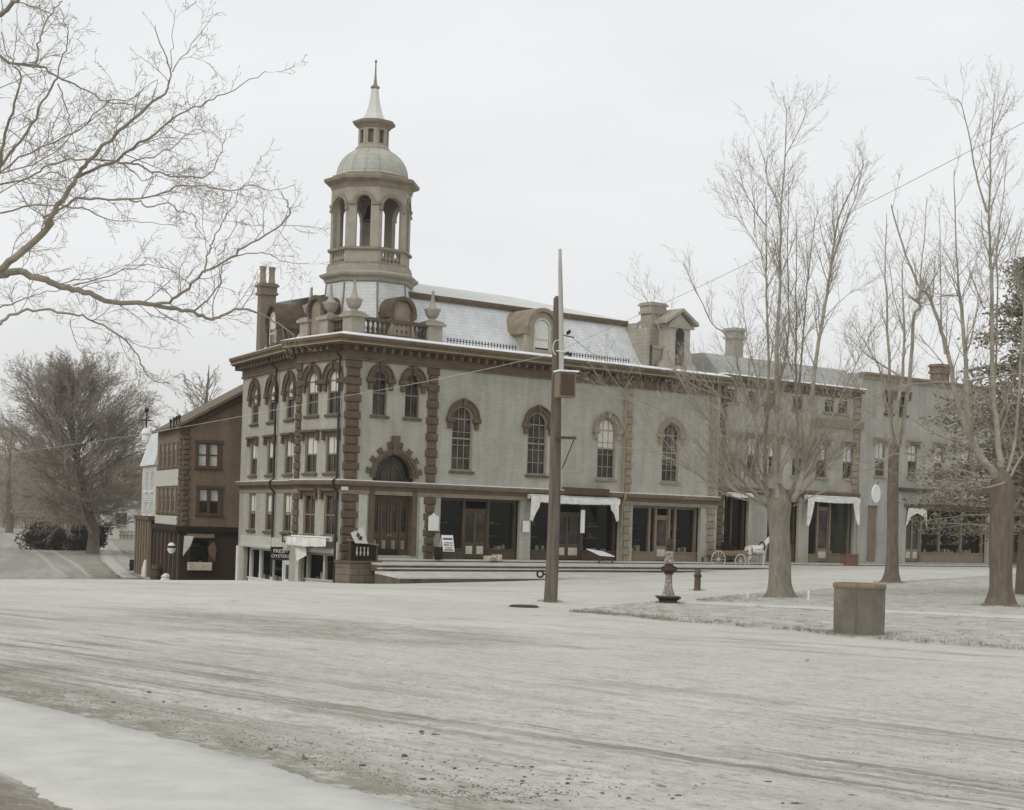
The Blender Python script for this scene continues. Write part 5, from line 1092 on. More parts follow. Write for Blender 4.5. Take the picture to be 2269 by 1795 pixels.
def limbs(mb, traces, dep, Q, rng, tw=1.0, kk=1.0):
    for tr in traces:
        pts, w0, w1, dz = tr
        n = len(pts)-1; P = []
        for i, (x, y) in enumerate(pts): P.append(at(x, y, dep+dz[0]+(dz[1]-dz[0])*i/n))
        S_ = []                                    # smooth + wobble
        for i in range(n):
            m0, m1_ = P[max(0, i-1)], P[min(n, i+2)]
            for k in range(4):
                t = k/4; a, b = P[i], P[i+1]
                q = .5*((2*a)+(b-m0)*t+(2*m0-5*a+4*b-m1_)*t*t+(3*a-m0-3*b+m1_)*t*t*t)
                S_.append(q+Vector((rng.gauss(0, .012), rng.gauss(0, .02), rng.gauss(0, .012)))*(dep/24 if dep < 30 else 1.2))
        S_.append(P[-1]); N_ = len(S_)-1
        rad = [((w0+(w1-w0)*(i/N_)**.8)/2)/F*dep*tw for i in range(N_+1)]
        mb.tube(S_, rad, 8 if w0 > 8 else 6 if w0 > 4 else 4)
        tot = sum((S_[i+1]-S_[i]).length for i in range(N_)); cnt = int(tot*Q['dens']*kk)
        for c in range(cnt):
            t = (.12+.88*rng.random()); i = min(N_-1, int(t*N_)); q = S_[i].lerp(S_[i+1], t*N_-i); dr = (S_[i+1]-S_[i]).normalized()
            ax = dr.cross(Vector((rng.gauss(0, 1), rng.gauss(0, 1), rng.gauss(0, 1)))).normalized(); an = R_(rng.uniform(28, 65))
            grow(mb, q, dr*math.cos(an)+ax*math.sin(an)+Vector((0, 0, Q['lift'])), Q['l0']*rng.uniform(.4, 1.15)*(1.1-.5*t), min(rad[i]*.5, Q['r0']*rng.uniform(.6, 1.2)), 0, Q, rng)
z1_ = lambda L_: [(x*.32787, y*.32787) for x, y in L_]
z2_ = lambda L_: [(x*.32787, 500+y*.32787) for x, y in L_]
LT = [
 (z2_([(-200, 330), (0, 330), (130, 312), (300, 370), (450, 420), (600, 460), (760, 520), (1000, 535), (1150, 560), (1300, 580), (1420, 635), (1500, 610), (1620, 558), (1760, 600), (1880, 660), (1990, 740)]), 25, 3, (0, 1)),
 (z2_([(980, 534), (1110, 520), (1230, 460), (1380, 320), (1550, 220), (1700, 120), (1880, 10)])+z1_([(1960, 1440), (1940, 1380), (1900, 1290)]), 10, 2, (.6, -1)),
 (z2_([(1240, 572), (1310, 575), (1400, 500), (1480, 400), (1500, 290), (1560, 240)]), 6, 3, (.8, 0)), (z2_([(1380, 320), (1420, 180), (1430, 120), (1490, 10)])+z1_([(1510, 1480), (1600, 1370), (1610, 1280), (1700, 1230)]), 5.5, 1.8, (.2, 1.5)),
 (z2_([(1600, 205), (1780, 185), (1860, 215), (1930, 245), (2090, 250)]), 4, 1.5, (0, -.8)), (z2_([(1480, 200), (1560, 60), (1600, -40), (1640, -120)]), 3.5, 1.5, (0, .8)), (z2_([(1700, 120), (1780, 20), (1770, -60)]), 3, 1.3, (-.5, 0)),
 (z2_([(-120, 760), (0, 660), (90, 600), (230, 572), (450, 590), (600, 625), (800, 740), (920, 850), (960, 960), (1050, 1050), (1140, 1056)]), 10, 2, (-1, .5)), (z2_([(600, 625), (660, 570), (650, 500)]), 3, 1.5, (0, .5)), (z2_([(800, 740), (860, 770), (960, 820), (1060, 830)]), 3, 1.2, (0, -.5)),
 (z2_([(470, 640), (490, 740), (560, 850), (700, 862)]), 3, 1.3, (0, 1)), (z2_([(-60, 580), (0, 560), (150, 500), (220, 470), (410, 430)]), 5, 2.5, (1, .6)), (z2_([(500, 400), (700, 350), (850, 300), (960, 265), (990, 210)]), 5, 1.5, (.4, 1.4)), (z2_([(960, 265), (1130, 285), (1240, 380)]), 2.5, 1.2, (1, 1.5)),
 (z2_([(-150, 420), (-20, 330), (100, 220), (330, 0)])+z1_([(330, 1490), (430, 1350), (520, 1200), (600, 1090), (800, 890), (1000, 710), (1110, 630), (1150, 500), (1100, 340), (1050, 170)]), 24, 2, (0, -1.5)),
 (z1_([(1160, 480), (1300, 290), (1430, 110)]), 3.5, 1.2, (-1.3, -.5)), (z1_([(1155, 470), (1160, 300), (1190, 60)]), 2.5, 1.1, (-1.3, -2)), (z1_([(520, 1200), (750, 1100), (900, 1000), (1040, 920), (1120, 840), (1260, 750), (1380, 700), (1510, 640), (1660, 560), (1800, 480)]), 9, 1.6, (-.6, -2.4)),
 (z1_([(790, 1090), (930, 1110), (1080, 1170), (1370, 1200), (1460, 1100), (1520, 950), (1530, 890)]), 6, 1.8, (-.9, 0)), (z1_([(870, 1100), (1030, 1060), (1190, 980), (1300, 890), (1420, 880)]), 4.5, 1.4, (-1, -2)), (z1_([(1120, 840), (1290, 915), (1400, 880)]), 3, 1.2, (-1, -1.4)), (z1_([(840, 1120), (920, 1180), (980, 1230), (1060, 1180)]), 4, 1.5, (-1, -.4)),
 (z1_([(300, 1470), (430, 1400), (560, 1340), (800, 1345), (1060, 1325), (1200, 1260), (1400, 1265), (1610, 1285), (1690, 1240), (1820, 1285), (2000, 1250)]), 8, 1.6, (0, 1)), (z1_([(800, 1345), (920, 1360), (1010, 1395), (1130, 1370), (1220, 1440), (1310, 1455), (1330, 1540), (1410, 1640)]), 5.5, 1.8, (.5, 0)),
 (z1_([(-30, 1450), (250, 1390), (560, 1410), (720, 1480), (950, 1500), (1200, 1525)]), 6, 1.5, (-.4, 1.5)), (z1_([(1220, 1440), (1300, 1340), (1340, 1270)]), 2.5, 1.2, (.3, 1)),
 (z1_([(-120, 350), (0, 390), (120, 430), (260, 440), (390, 520), (550, 590), (720, 680), (870, 700), (960, 760)]), 9, 2, (-3, -2)), (z1_([(250, 430), (260, 300), (290, 190), (370, 60), (420, 10)]), 6, 3, (-2.6, -2)), (z1_([(390, 520), (280, 690), (220, 850), (50, 1050), (-40, 1200)]), 5, 8, (-2, -1)),
 (z1_([(390, 520), (430, 370), (460, 300), (450, 180), (410, 60)]), 4, 2, (-2, -3)), (z1_([(400, 560), (440, 720), (480, 850), (520, 1060)]), 4, 2, (-2, -1)), (z1_([(-40, 1300), (10, 1100), (25, 950), (80, 760), (140, 530), (90, 430)]), 12, 3, (-1, -3)),
 (z1_([(-30, 1200), (200, 1030), (520, 890), (740, 690), (870, 680), (1060, 540)]), 6, 1.5, (-.5, -3)), (z1_([(-30, 1180), (300, 1080), (540, 860), (720, 740)]), 4.5, 1.5, (0, -2)), (z1_([(-100, 160), (0, 100), (60, 50), (110, 0), (150, -60)]), 15, 8, (-3, -4)), (z1_([(-30, 1330), (150, 1230), (400, 1290), (560, 1340)]), 4, 2, (1, .3)),
 (z1_([(-30, 1250), (200, 1200), (330, 1110), (520, 1080), (790, 1090)]), 5.5, 4.5, (.5, -.9)), (z1_([(100, 400), (110, 250), (115, 100), (112, 0)]), 2.5, 1.2, (-3, -3)), (z1_([(0, 220), (50, 360), (90, 420)]), 3, 3, (-3.5, -3)), (z1_([(-30, 610), (100, 550), (240, 500), (390, 470)]), 3.5, 1.4, (-2, -3)),
 (z1_([(780, 900), (800, 820), (870, 690), (1010, 580)]), 3.5, 1.2, (-1, -2)), (z1_([(770, 920), (785, 960), (755, 1090)]), 3, 1.5, (-1, 0)), (z1_([(320, 970), (340, 870), (420, 740)]), 2.5, 1.2, (-1, -2)), (z1_([(1880, 1560), (1960, 1660), (2030, 1760)]), 2, 1, (-1, -.5)),
]
LTD = 24.0
Qn = dict(levels=3, seg=[.09, .07, .06], wob=[.16, .18, .2], up=[.01, .02, .0], tip=.003, kids=[6, 4], ref=[.7, .35], t0=[.15, .15], ang=[42, 45], len=[.5, .5], dens=3.6, l0=1.0, r0=.0095, lift=.15)
tp = at(-150, 620, LTD); tg = Vector((tp.x, tp.y, h(tp.x, tp.y)))
lt = thing('bare_tree', 'near bare tree whose branches sweep in from the left edge', 'tree', tg)
mb = MB(); mb.tube([tg-Vector((.1, 0, .4)), tg+Vector((-.08, 0, .4)), tg+Vector((-.02, 0, 2)), tp-Vector((0, 0, .6)), tp+Vector((-.1, .1, 1.2)), at(-140, 330, LTD), at(-110, 60, LTD-1.5), at(-150, -250, LTD-2)], [.55, .42, .36, .33, .27, .2, .14, .06], 12); mb.build('trunk', M['bark'], lt, True)
for (x, y) in (): pass
mb = MB(); r1 = random.Random(11); limbs(mb, LT, LTD, Qn, r1, .8)
for P, w in ((((-150, 640), (-66, 608)), 25), (((-150, 700), (-49, 637)), 24), (((-150, 820), (-40, 749)), 12), (((-145, 400), (-39, 115)), 10), (((-145, 500), (-10, 476)), 7), (((-145, 450), (-12, 430)), 12), (((-130, 180), (-33, 52)), 15), (((-145, 470), (-10, 395)), 8), (((-150, 720), (-20, 690)), 6)):
    mb.tube([at(*P[0], LTD), at(*P[1], LTD)], [w/2/F*LTD*1.15, w/2/F*LTD], 8)
mb.build('crown', M['twig'], lt)
# right-hand trees
z4 = lambda L_: [(1500+x*.35717, 650+y*.35717) for x, y in L_]; z3 = lambda L_: [(1500+x*.35717, 150+y*.35717) for x, y in L_]
def rtree(base, label, traces, trunk, Q, seed, kk=1.0, bark='bark', twig='limb'):
    b = g(*base); D = b.y; t = thing('bare_tree', label, 'tree', b); r2 = random.Random(seed)
    P = [at(x, y, D) for x, y, w in trunk]; rad = [w/2/F*D for x, y, w in trunk]
    P2, r2_ = [], []
    for i in range(len(P)-1):
        for k_ in range(3): P2.append(P[i].lerp(P[i+1], k_/3)); r2_.append(rad[i]+(rad[i+1]-rad[i])*k_/3)
    P, rad = P2+[P[-1]], r2_+[rad[-1]]
    m = MB(); m.tube(P, rad, 24)
    for v in m.v:
        q = mnoise.noise(Vector((v.x*2, v.y*2, v.z*.7))); v.x += q*.05; v.y += q*.05; c_ = Vector((v.x-b.x, v.y-b.y, 0)); a_ = math.atan2(c_.y, c_.x); fl_ = max(0, 1-(v.z-b.z)/.9)**2*(.18+.32*max(0, math.sin(a_*5+seed))); rd_ = .035*mnoise.noise(Vector((math.cos(a_)*4, math.sin(a_)*4, v.z*.35+seed)))+.02*mnoise.noise(Vector((math.cos(a_)*9, math.sin(a_)*9, v.z*.8))); fl_ += rd_/max(.1, c_.length); v.x += c_.x*fl_; v.y += c_.y*fl_
    m.build('trunk', M[bark], t, True); m = MB(); limbs(m, traces, D, Q, r2, .85, kk); m.build('crown', M[twig], t); return D
Qr = dict(levels=3, seg=[.3, .25, .2], wob=[.045, .06, .09], up=[.1, .08, .05], tip=.005, kids=[6, 4], ref=[1.6, .9], t0=[.2, .2], ang=[38, 40], len=[.5, .5], dens=2.3, l0=2.4, r0=.023, lift=.35)
T1 = [(z4([(600, 1340), (560, 1250), (495, 1120), (485, 800), (440, 640), (390, 500), (330, 290), (220, 190), (140, 30)])+z3([(40, 1210)]), 9, 1.5, (0, -1.5)),
 (z4([(580, 1300), (548, 1180), (548, 1000), (560, 700), (570, 400), (552, 0)])+z3([(556, 1200), (550, 740)]), 15, 2, (0, 1)),
 (z4([(630, 1290), (612, 1150), (610, 900), (622, 600), (620, 300), (640, 0)])+z3([(640, 1200), (650, 860), (672, 560), (680, 250)]), 18, 1.5, (-.3, 0)),
 (z3([(640, 860), (570, 720), (540, 580), (500, 450)]), 3.5, 1.2, (0, -1)), (z3([(670, 560), (760, 380), (810, 260)]), 3, 1.2, (0, 1)), (z3([(550, 980), (480, 880), (440, 800), (380, 700), (340, 660)]), 4, 1.2, (1, 0)), (z3([(540, 1190), (470, 1060), (380, 940), (300, 910)]), 4, 1.2, (1, 1.6)),
 (z4([(690, 1290), (740, 1130), (752, 900), (740, 500), (740, 200)])+z3([(740, 1400), (738, 880)]), 13, 1.5, (.3, 1.5)), (z4([(720, 1290), (772, 1150), (790, 1000), (840, 600), (880, 300), (930, 0)])+z3([(960, 1200), (1000, 950), (1070, 780), (1160, 600)]), 17, 2, (-.2, -1)),
 (z3([(970, 1170), (1040, 980), (1110, 800), (1140, 640)]), 5, 1.5, (-1, 0)), (z4([(600, 1340), (430, 1190), (330, 1070), (310, 850), (250, 640), (180, 500)]), 7, 1.6, (0, -2)), (z4([(560, 1330), (450, 1220), (390, 1120), (360, 900), (300, 760), (60, 560)]), 6, 1.4, (0, 1.5)),
 (z4([(520, 1290), (300, 1190), (190, 1010), (60, 850), (-80, 760)]), 6, 1.3, (-.5, -2.5)), (z4([(730, 1270), (800, 1130), (870, 1000), (1000, 560), (1200, 170)]), 5, 1.3, (0, 2)), (z3([(480, 1050), (480, 900), (460, 890)]), 2.5, 1.2, (1, 1)), (z4([(560, 760), (480, 460), (440, 300), (400, 30)]), 4, 1.3, (.6, 1.8)),
 (z4([(760, 620), (780, 300), (800, 60)])+z3([(820, 1250), (850, 1000), (880, 870)]), 6, 1.4, (1, 2)), (z4([(640, 520), (720, 360), (860, 200)]), 3.5, 1.2, (0, 1.5)), (z4([(905, 170), (1000, 60), (1110, -30)]), 4, 1.2, (-1, -2)), (z4([(545, 700), (330, 660), (150, 560), (0, 480)]), 4, 1.2, (.8, -1)), (z4([(620, 600), (690, 300), (690, -200)])+z3([(690, 700)]), 6, 1.5, (0, .8)), (z4([(620, 1200), (660, 1080), (760, 880)]), 5, 2, (-.6, -1)),
 ([(1706, 1128), (1640, 1085), (1560, 1000), (1470, 915), (1390, 880), (1310, 868)], 6, 1.2, (0, -3)), ([(1704, 1120), (1600, 1092), (1500, 1022), (1410, 995), (1350, 990)], 5, 1.2, (0, 2)), ([(1752, 1115), (1830, 1030), (1890, 950), (1960, 880)], 5.5, 1.2, (0, 2)), ([(1700, 1100), (1590, 960), (1500, 830), (1450, 700), (1420, 640)], 6, 1.2, (0, 1)), ([(1748, 1095), (1840, 930), (1900, 800), (1960, 690)], 6, 1.2, (0, -2)), ([(1690, 1090), (1560, 1060), (1440, 940), (1330, 800)], 4.5, 1.1, (0, 3)), ([(1755, 1122), (1850, 1075), (1930, 1040), (1990, 1050)], 4, 1.1, (0, -1))]
rtree((1727, 1324), 'big bare multi-stemmed tree with stout pale trunk beside the wagon', T1, [(1727, 1330, 62), (1728, 1316, 52), (1728, 1290, 48), (1728, 1200, 44), (1727, 1150, 47), (1726, 1118, 56), (1727, 1100, 46), (1727, 1085, 30), (1727, 1070, 6)], Qr, 3, 1.7, 'bark_pale')
T2 = [(z4([(1345, 1000), (1330, 800), (1320, 600), (1310, 300), (1300, 0)])+z3([(1290, 1250), (1300, 900)]), 14, 1.5, (0, 1)), (z4([(1360, 980), (1370, 700), (1400, 500), (1410, 200), (1400, 0)])+z3([(1400, 1200)]), 13, 1.5, (0, -1)), (z4([(1380, 950), (1420, 700), (1455, 400), (1470, 150), (1510, 80)])+z3([(1450, 1420), (1500, 1450), (1510, 1300), (1540, 1000), (1550, 800)]), 13, 1.5, (.4, 2)),
 (z4([(1340, 900), (1250, 460), (1180, 380), (1040, 250)]), 5, 1.2, (0, -2)), (z4([(1370, 990), (1190, 1050), (1100, 1020)]), 4, 1.2, (0, -2)), (z4([(1400, 520), (1240, 420), (1180, 330), (1060, 150)]), 5, 1.2, (-.5, 0)), (z4([(1340, 700), (1100, 580), (960, 520)]), 4, 1.2, (0, 2)), (z4([(1420, 990), (1560, 1020), (1650, 940)]), 4, 1.2, (0, 1)), (z4([(1350, 1050), (1230, 760), (1000, 700)]), 4, 1.2, (0, 1)), (z3([(1420, 1700), (1340, 1400), (1320, 1200)]), 4, 1.2, (0, 1))]
rtree((1973, 1291), 'slender bare tree behind the round tub with upright stems', T2, [(1973, 1297, 38), (1975, 1285, 32), (1977, 1240, 27), (1978, 1120, 24), (1980, 1020, 24), (1982, 990, 22), (1983, 965, 4)], Qr, 5, 1.0)
T3 = [(z4([(2010, 1180), (1960, 1100), (1895, 1030), (1835, 930), (1785, 800), (1730, 620), (1690, 420), (1640, 230), (1560, 20)])+z3([(1500, 1350), (1400, 1100), (1330, 850)]), 24, 3, (0, -1.5)), (z4([(1815, 900), (1800, 700), (1795, 450), (1770, 150), (1750, 0)])+z3([(1750, 1400), (1730, 1050), (1720, 640)]), 17, 2, (-.3, 1)), (z4([(2020, 1150), (1990, 900), (1965, 600), (1955, 0)])+z3([(1945, 1200), (1935, 900), (1950, 450), (1975, 130)]), 19, 1.5, (0, .5)),
 (z3([(1920, 900), (1850, 650), (1815, 450), (1770, 250), (1740, 190)]), 6, 1.3, (0, -1.5)), (z3([(1950, 430), (2010, 250), (2050, 80)]), 3, 1.2, (0, 1)), (z4([(1975, 500), (1990, 0)])+z3([(1985, 1150), (2020, 850), (2050, 540)]), 6, 1.4, (.5, 2)), (z4([(1660, 380), (1640, 200), (1640, 0)])+z3([(1635, 1200), (1625, 870)]), 6, 1.4, (-1, 0)),
 (z4([(1860, 1120), (1700, 1080), (1560, 1020), (1390, 990), (1230, 1060)]), 6, 1.5, (0, -2)), (z4([(1840, 960), (1700, 910), (1580, 860), (1450, 770)]), 6, 1.5, (0, -2)), (z4([(1960, 1150), (1780, 1180), (1640, 1190)]), 5, 1.5, (0, -2)), (z4([(2060, 1150), (2160, 980), (2250, 800)]), 8, 2, (0, 1)), (z4([(2040, 1120), (2100, 900), (2140, 300), (2150, 0)])+z3([(2080, 1300), (2140, 1000)]), 10, 1.5, (0, 2)), (z4([(1690, 480), (1540, 300), (1500, 260)]), 4, 1.2, (-1, -2)),
 (z3([(1910, 1500), (1870, 1400), (1800, 1210)]), 4, 1.2, (0, -1)), (z4([(1780, 350), (1840, 180), (1870, 0)]), 4, 1.2, (0, 1)), (z3([(1520, 1400), (1640, 1250)]), 3, 1, (-1, 0)), (z4([(2030, 1170), (1900, 1200), (1770, 1090), (1760, 1000)]), 5, 1.5, (-1, -2))]
rtree((2214, 1342), 'thick dark bare tree at the right edge forking above its trunk', T3, [(2214, 1350, 62), (2215, 1336, 53), (2217, 1300, 50), (2218, 1200, 50), (2220, 1120, 52), (2220, 1070, 50), (2218, 1050, 34), (2217, 1030, 6)], Qr, 9, 1.1)
def clumps(mb, n, inside, size, rng):
    k = 0
    while k < n:
        p, up_ = inside(rng)
        k += 1; a = rng.random()*6.283; s = size*rng.uniform(.5, 1.3); e1 = Vector((math.cos(a), math.sin(a), rng.gauss(0, .5))).normalized()*s; e2 = Vector((rng.gauss(0, 1), rng.gauss(0, 1), rng.gauss(0, 1))).normalized()*s*.3
        b = len(mb.v); mb.v += [p-e1*.5-e2*.5, p+e1*.2-e2, p+e1*.6, p+e1*.2+e2]; mb.f.append((b, b+1, b+2, b+3))
eg = at(2268, 1330, 72); eg.z = h(eg.x, eg.y); et = thing('evergreen_tree', 'dense dark evergreen crowding the right edge behind the thick tree', 'tree', eg)
MB().tube([eg-Vector((0, 0, .3)), eg+Vector((.1, 0, 6)), eg+Vector((0, 0, 15.5))], [.4, .3, .05], 10).build('trunk', M['bark'], et, True)
r3 = random.Random(21); mb = MB(); bl_ = []
for k in range(190):
    f = r3.random()**1.15; z = 2.8+f*12.0; R0 = 5.7*(1-f)**.75+.4; a = r3.random()*6.283; bl_.append((eg+Vector((math.cos(a)*.3, math.sin(a)*.3, z)), eg+Vector((math.cos(a)*R0*r3.uniform(.7, 1.1), math.sin(a)*R0*r3.uniform(.7, 1.1), z+r3.uniform(-.8, .5)))))
for a, b in bl_: mb.tube([a, a.lerp(b, .5)+Vector((0, 0, .15)), b], [.05, .035, .015], 4)
mb.build('branches', M['twig'], et); mb = MB()
def ev(rg):
    a, b = bl_[int(rg.random()*len(bl_))]; t = rg.random()**.6; p = a.lerp(b, t)+Vector((rg.gauss(0, .28), rg.gauss(0, .28), rg.gauss(0, .2))); return p, 0
clumps(mb, 24000, ev, .2, r3); mb.build('crown', M['leaf'], et)
# left distance
def wtree(base, top, wid, label, seed, Q, D=None, mat='twig_far', bark='bark', name='bare_tree', lean=0.):
    b = g(*base) if D is None else at(*base, D); b.z = h(b.x, b.y); H0 = at(base[0], top, b.y).z-b.z; t = thing(name, label, 'tree', b); rg = random.Random(seed)
    rb_ = H0*.028; m = MB(); m.tube([b-Vector((0, 0, .3)), b+Vector((.1, 0, H0*.12)), b+Vector((-.2-lean*.35, 0, H0*.3)), b+Vector((-.3-lean*.8, 0, H0*.6)), b+Vector((-lean, 0, H0*.92))], [rb_*1.3, rb_, rb_*.8, rb_*.45, .03], 9); m.build('trunk', M[bark], t, True)
    m = MB()
    for k in range(Q['n']):
        f = (k+rg.random())/Q['n']; z = H0*(.15+.68*f); a = rg.random()*6.283; el = .1+.95*f+rg.gauss(0, .14)
        L0 = wid*Q['shape'](f)*rg.uniform(.8, 1.1); q = b+Vector((-.25*min(1, f*2)-lean*min(1, z/H0*1.25), 0, z))
        grow(m, q, Vector((math.cos(a)*math.cos(el), math.sin(a)*math.cos(el), math.sin(el))), L0, rb_*.2*(1-.6*f), 0, Q, rg)
    m.build('crown', M[mat], t)
Qw = dict(levels=4, n=150, seg=[1., .8, .6, .5], wob=[.08, .1, .12, .14], up=[.03, .03, .03, .03], tip=.012, kids=[10, 8, 5], t0=[.12, .15, .2], ang=[33, 36, 38], len=[.55, .5, .5], shape=lambda f: .95*(math.sin(math.pi*(.22+.66*f))))
wtree((205, 1228), 800, 9.6, 'dense bushy bare tree standing between road and walk at left', 31, Qw, lean=2.6)
Qs = dict(Qw); Qs.update(n=36, kids=[7, 5, 4])
wtree((452, 1180), 770, 5.0, 'small bare tree top showing above the brown gable roof', 33, Qs, D=150)
wtree((20, 1190), 930, 8.5, 'hazy bare tree at the far left beside the road', 37, dict(Qw, n=60, kids=[8, 6, 4]), D=240, mat='haze_twig')
wtree((272, 1175), 990, 5.5, 'lower bare tree behind the far white cottage', 39, dict(Qs, n=30), D=245, mat='haze_twig')
wtree((120, 1185), 960, 7, 'bare tree beyond the dark hedge', 41, dict(Qs, n=34), D=262, mat='haze_twig')
hb = at(150, 1196, 175); hb.z = h(hb.x, hb.y); r4 = random.Random(5); mb = MB()
cs = [(hb+Vector((r4.uniform(-4.2, 3.6), r4.uniform(-2, 2), r4.uniform(.4, 2.4))), r4.uniform(.7, 1.3)) for _ in range(34)]
def hv(rg):
    c, s_ = cs[int(rg.random()*len(cs))]; v = Vector((rg.gauss(0, 1), rg.gauss(0, 1), rg.gauss(0, 1))).normalized()*s_*rg.random()**.4; return c+v, 0
clumps(mb, 16000, hv, .26, r4); one(mb, 'hedge', M['hedge'], 'dark overgrown hedge under the bushy bare tree', 'hedge', hb)
mb = MB(); r5 = random.Random(77)                       # far woods as one hazy mass
for i in range(1150):
    D = r5.uniform(270, 460); px = r5.uniform(-420, 520); b = at(px, 1150, D); b.z = h(b.x, b.y); H0 = r5.uniform(5, 15)
    mb.tube([b, b+Vector((r5.gauss(0, .4), 0, H0*.6)), b+Vector((r5.gauss(0, .6), 0, H0))], [.15, .1, .04], 3)
    for k in range(16):
        z = H0*r5.uniform(.06, .9); a = r5.random()*6.283; l = H0*.3*r5.uniform(.5, 1); q = b+Vector((0, 0, z)); e = q+Vector((math.cos(a)*l*.7, math.sin(a)*l*.5, l*.8)); mb.tube([q, e], [.07, .03], 3)
        for j in range(4): s_ = q.lerp(e, r5.uniform(.3, .9)); mb.tube([s_, s_+Vector((r5.gauss(0, .9), 0, r5.uniform(.4, 1.5)))], [.04, .02], 3)
tag(mb.build('woods', M['haze_twig']), kind='stuff')
# ------------------------------------------------------------------ loose stuff on the ground
r6 = random.Random(99); mb = MB()
def rock(p, s):
    b = len(mb.v); n = 6
    for j, (rr_, zz_) in enumerate(((1, -.2), (.95, .35), (.5, .75))):
        for i in range(n): a = 6.283*i/n; q = s*rr_*r6.uniform(.7, 1.2); mb.v.append(p+Vector((math.cos(a)*q*1.3, math.sin(a)*q, zz_*s*.8)))
    for j in range(2):
        for i in range(n): k = (i+1) % n; mb.f.append((b+j*n+i, b+j*n+k, b+(j+1)*n+k, b+(j+1)*n+i))
    mb.f.append(tuple(b+2*n+i for i in range(n)))
edge = [g(x, y) for x, y in ((0, 1530), (450, 1640), (900, 1760), (1100, 1790))]
for i in range(220):
    m_ = r6.random()
    if m_ < .55: q = lerp_poly(edge, r6.random()*.999)+Vector((abs(r6.gauss(0, 1.2))*.75, abs(r6.gauss(0, 1.2))*.65, 0))
    elif m_ < .85: q = g(r6.uniform(820, 1500), r6.uniform(1640, 1792))
    else: q = g(r6.uniform(0, 2269), r6.uniform(1440, 1792))
    if mnoise.noise(Vector((q.x*.5, q.y*.5, 3))) < -.02: continue
    q.z = h(q.x, q.y); rock(q, r6.choice((.005, .006, .008, .01, .012, .02))*r6.uniform(.7, 1.4))
for px, py in ((925, 1627), (960, 1632), (1165, 1706), (1100, 1703), (945, 1733), (1010, 1728), (1300, 1690), (1270, 1725), (1510, 1765), (1697, 1737), (1790, 1465), (1735, 1785)):
    for k in range(4): q = g(px+r6.gauss(0, 10), py+r6.gauss(0, 2)); rock(q, r6.uniform(.008, .026))
tag(mb.build('clods', M['clod']), kind='stuff')
mb = MB()
for i in range(3200):
    m_ = r6.random()
    if m_ < .5: q = lerp_poly(edge, r6.random()*.999)+Vector((.778, .628, 0))*abs(r6.gauss(0, .7))
    else: q = g(r6.uniform(0, 2269), 1440+352*r6.random()**.7)
    if mnoise.noise(Vector((q.x*.8, q.y*.8, 11))) < .0 and m_ > .5: continue
    q.z = h(q.x, q.y)+detail(q.x, q.y); rock(q, r6.uniform(.004, .011))
tag(mb.build('gravel', M['grain']), kind='stuff')
mb = MB()
def tuft(p, hgt, n):
    for k in range(n):
        q = p+Vector((r6.gauss(0, .05), r6.gauss(0, .05), 0)); a = r6.random()*6.283; w = Vector((math.cos(a)*.006, math.sin(a)*.006, 0)); t_ = q+Vector((r6.gauss(0, .04), r6.gauss(0, .04), hgt*r6.uniform(.5, 1.2)))
        b = len(mb.v); mb.v += [q-w, q+w, t_]; mb.f.append((b, b+1, b+2))
for i in range(1500):
    t_ = r6.random(); s_ = r6.random()**2.2; q = lerp_poly(lb, t_*.999).lerp(lerp_poly(la, t_*.999), s_); q.z = h(q.x, q.y)+.03
    if s_ < .12 or mnoise.noise(q*.9) > -.1: tuft(q, .07 if s_ < .15 else .04, 7)
for i in range(900):
    t_ = r6.random(); q = lerp_poly(lb2, t_*.999).lerp(lerp_poly(la2, t_*.999), r6.random()); q.z = h(q.x, q.y)+.03; tuft(q, .05, 5)
for px in (1728, 2215, 1973):  # tufts added round the trunk feet for contact shade
    c = g(px, {1728: 1325, 2215: 1345, 1973: 1293}[px])
    for k in range(60): a = r6.random()*6.283; q = c+Vector((math.cos(a), math.sin(a), 0))*r6.uniform(.4, .9); q.z = h(q.x, q.y)+.03; tuft(q, .12, 6)
for c, r_ in ((pb, .24), (fp, .34), (bp_, .15), (tb, 1.0*58*k3/1.0)):  # grass rings added at the bases to shade the ground contact
    for k in range(46): a = r6.random()*6.283; q = Vector((c.x, c.y, 0))+Vector((math.cos(a), math.sin(a), 0))*(r_+abs(r6.gauss(0, .12))); q.z = h(q.x, q.y)+.02; tuft(q, .07, 5)
tag(mb.build('grass', M['blade']), kind='stuff')
mb = MB(); mb.box(-950, 950, -90, 1540, -7, 60); hz = mb.build('haze', M['clod']); hz.data.materials.clear(); hm = bpy.data.materials.new('haze'); hm.use_nodes = True; t_ = hm.node_tree; t_.nodes.remove(t_.nodes['Principled BSDF'])
pv = N(t_, 'ShaderNodeVolumePrincipled', i_Density=HAZE, i_Anisotropy=.2); pv.inputs['Color'].default_value = (.93, .92, .9, 1); L(t_, pv.outputs[0], t_.nodes['Material Output'].inputs['Volume']); hz.data.materials.append(hm); tag(hz, kind='stuff')
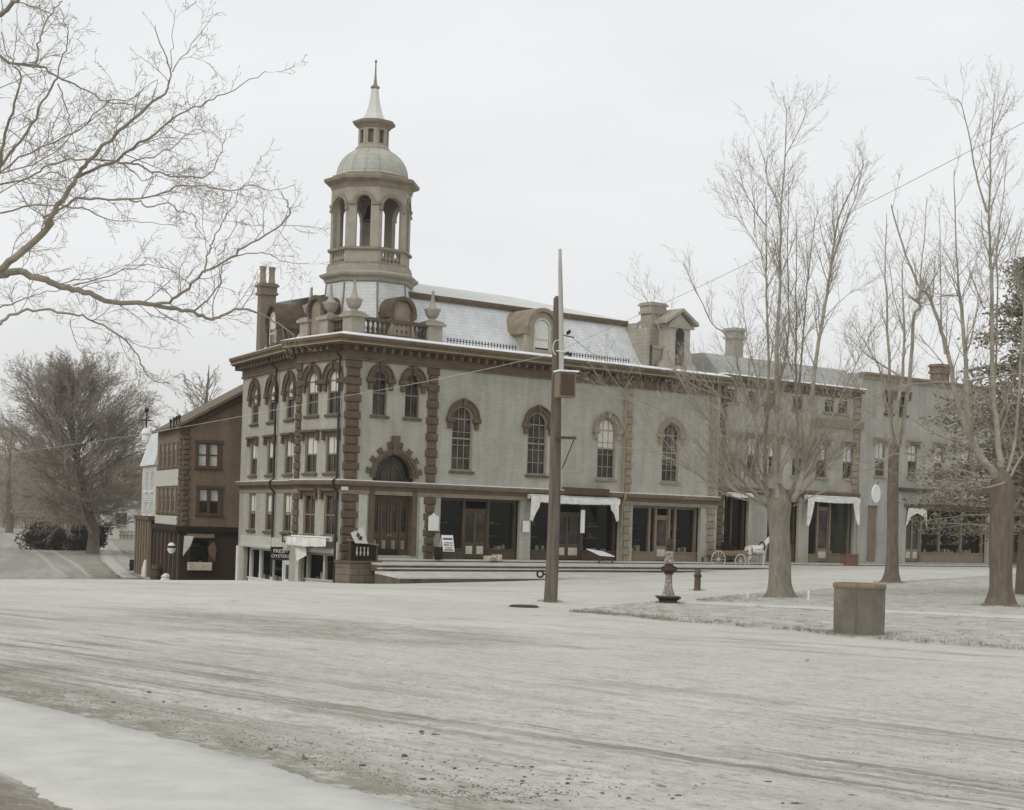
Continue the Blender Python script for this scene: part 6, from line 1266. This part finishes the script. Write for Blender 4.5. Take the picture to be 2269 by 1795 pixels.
# ------------------------------------------------------------------ camera, sky, sun
cam = bpy.data.cameras.new('camera'); co = bpy.data.objects.new('camera', cam); COL.objects.link(co); S.camera = co
cam.sensor_width = 36; cam.lens = 36*F/2269; cam.shift_y = (HY-1795/2)/2269; cam.shift_x = -(CX-2269/2)/2269; cam.clip_end = 4000; cam.clip_start = .1
co.location = (0, 0, EZ)
from mathutils import Matrix
co.rotation_euler = (Matrix.Rotation(R_(90), 4, 'X') @ Matrix.Rotation(ROLL, 4, 'Z')).to_euler()
S.world = bpy.data.worlds.new('World'); S.world.use_nodes = True; wt = S.world.node_tree; bg = wt.nodes['Background']
SE, SAZ = R_(38), R_(-140)                      # sun elevation; azimuth measured from +Y towards +X
sky = N(wt, 'ShaderNodeTexSky', sky_type='NISHITA'); sky.sun_disc = False; sky.sun_elevation = SE; sky.sun_rotation = SAZ; sky.air_density = 1.0; sky.dust_density = 3.0
tc = N(wt, 'ShaderNodeTexCoord'); sx = N(wt, 'ShaderNodeSeparateXYZ'); L(wt, tc.outputs['Generated'], sx.inputs[0])
mp = N(wt, 'ShaderNodeMapping'); mp.inputs['Scale'].default_value = (1, 1, 2.5); L(wt, tc.outputs['Generated'], mp.inputs[0])
nz = N(wt, 'ShaderNodeTexNoise', i_Scale=2.2, i_Detail=5.0, i_Roughness=.55); L(wt, mp.outputs[0], nz.inputs['Vector'])
rp = N(wt, 'ShaderNodeValToRGB'); e = rp.color_ramp.elements; e[0].position = 0; e[0].color = (6.6, 6.5, 6.4, 1); e[1].position = .5; e[1].color = (7.9, 8.15, 8.25, 1)
x_ = rp.color_ramp.elements.new(.13); x_.color = (8.0, 8.1, 8.15, 1); L(wt, sx.outputs['Z'], rp.inputs[0])
mr = N(wt, 'ShaderNodeMapRange', i_From_Min=.3, i_From_Max=.7, i_To_Min=.92, i_To_Max=1.08); L(wt, nz.outputs['Fac'], mr.inputs[0])
vm = N(wt, 'ShaderNodeVectorMath', operation='SCALE'); L(wt, rp.outputs[0], vm.inputs[0]); L(wt, mr.outputs[0], vm.inputs['Scale'])
mx = N(wt, 'ShaderNodeMix', data_type='RGBA'); mx.inputs[0].default_value = .94; L(wt, sky.outputs[0], mx.inputs[6]); L(wt, vm.outputs[0], mx.inputs[7]); L(wt, mx.outputs[2], bg.inputs['Color']); bg.inputs['Strength'].default_value = .1
sl_ = bpy.data.lights.new('sun', 'SUN'); sl_.energy = .9; sl_.angle = R_(22); sl_.color = (1, .965, .91); so = bpy.data.objects.new('sun', sl_); COL.objects.link(so)
dv = Vector((math.sin(SAZ)*math.cos(SE), math.cos(SAZ)*math.cos(SE), math.sin(SE))); so.rotation_euler = dv.to_track_quat('Z', 'Y').to_euler()
S.view_settings.view_transform = 'Standard'; S.view_settings.look = 'None'; S.view_settings.exposure = .14; S.view_settings.gamma = 1
S.cycles.max_bounces = 6; S.cycles.volume_bounces = 1; S.cycles.transparent_max_bounces = 12
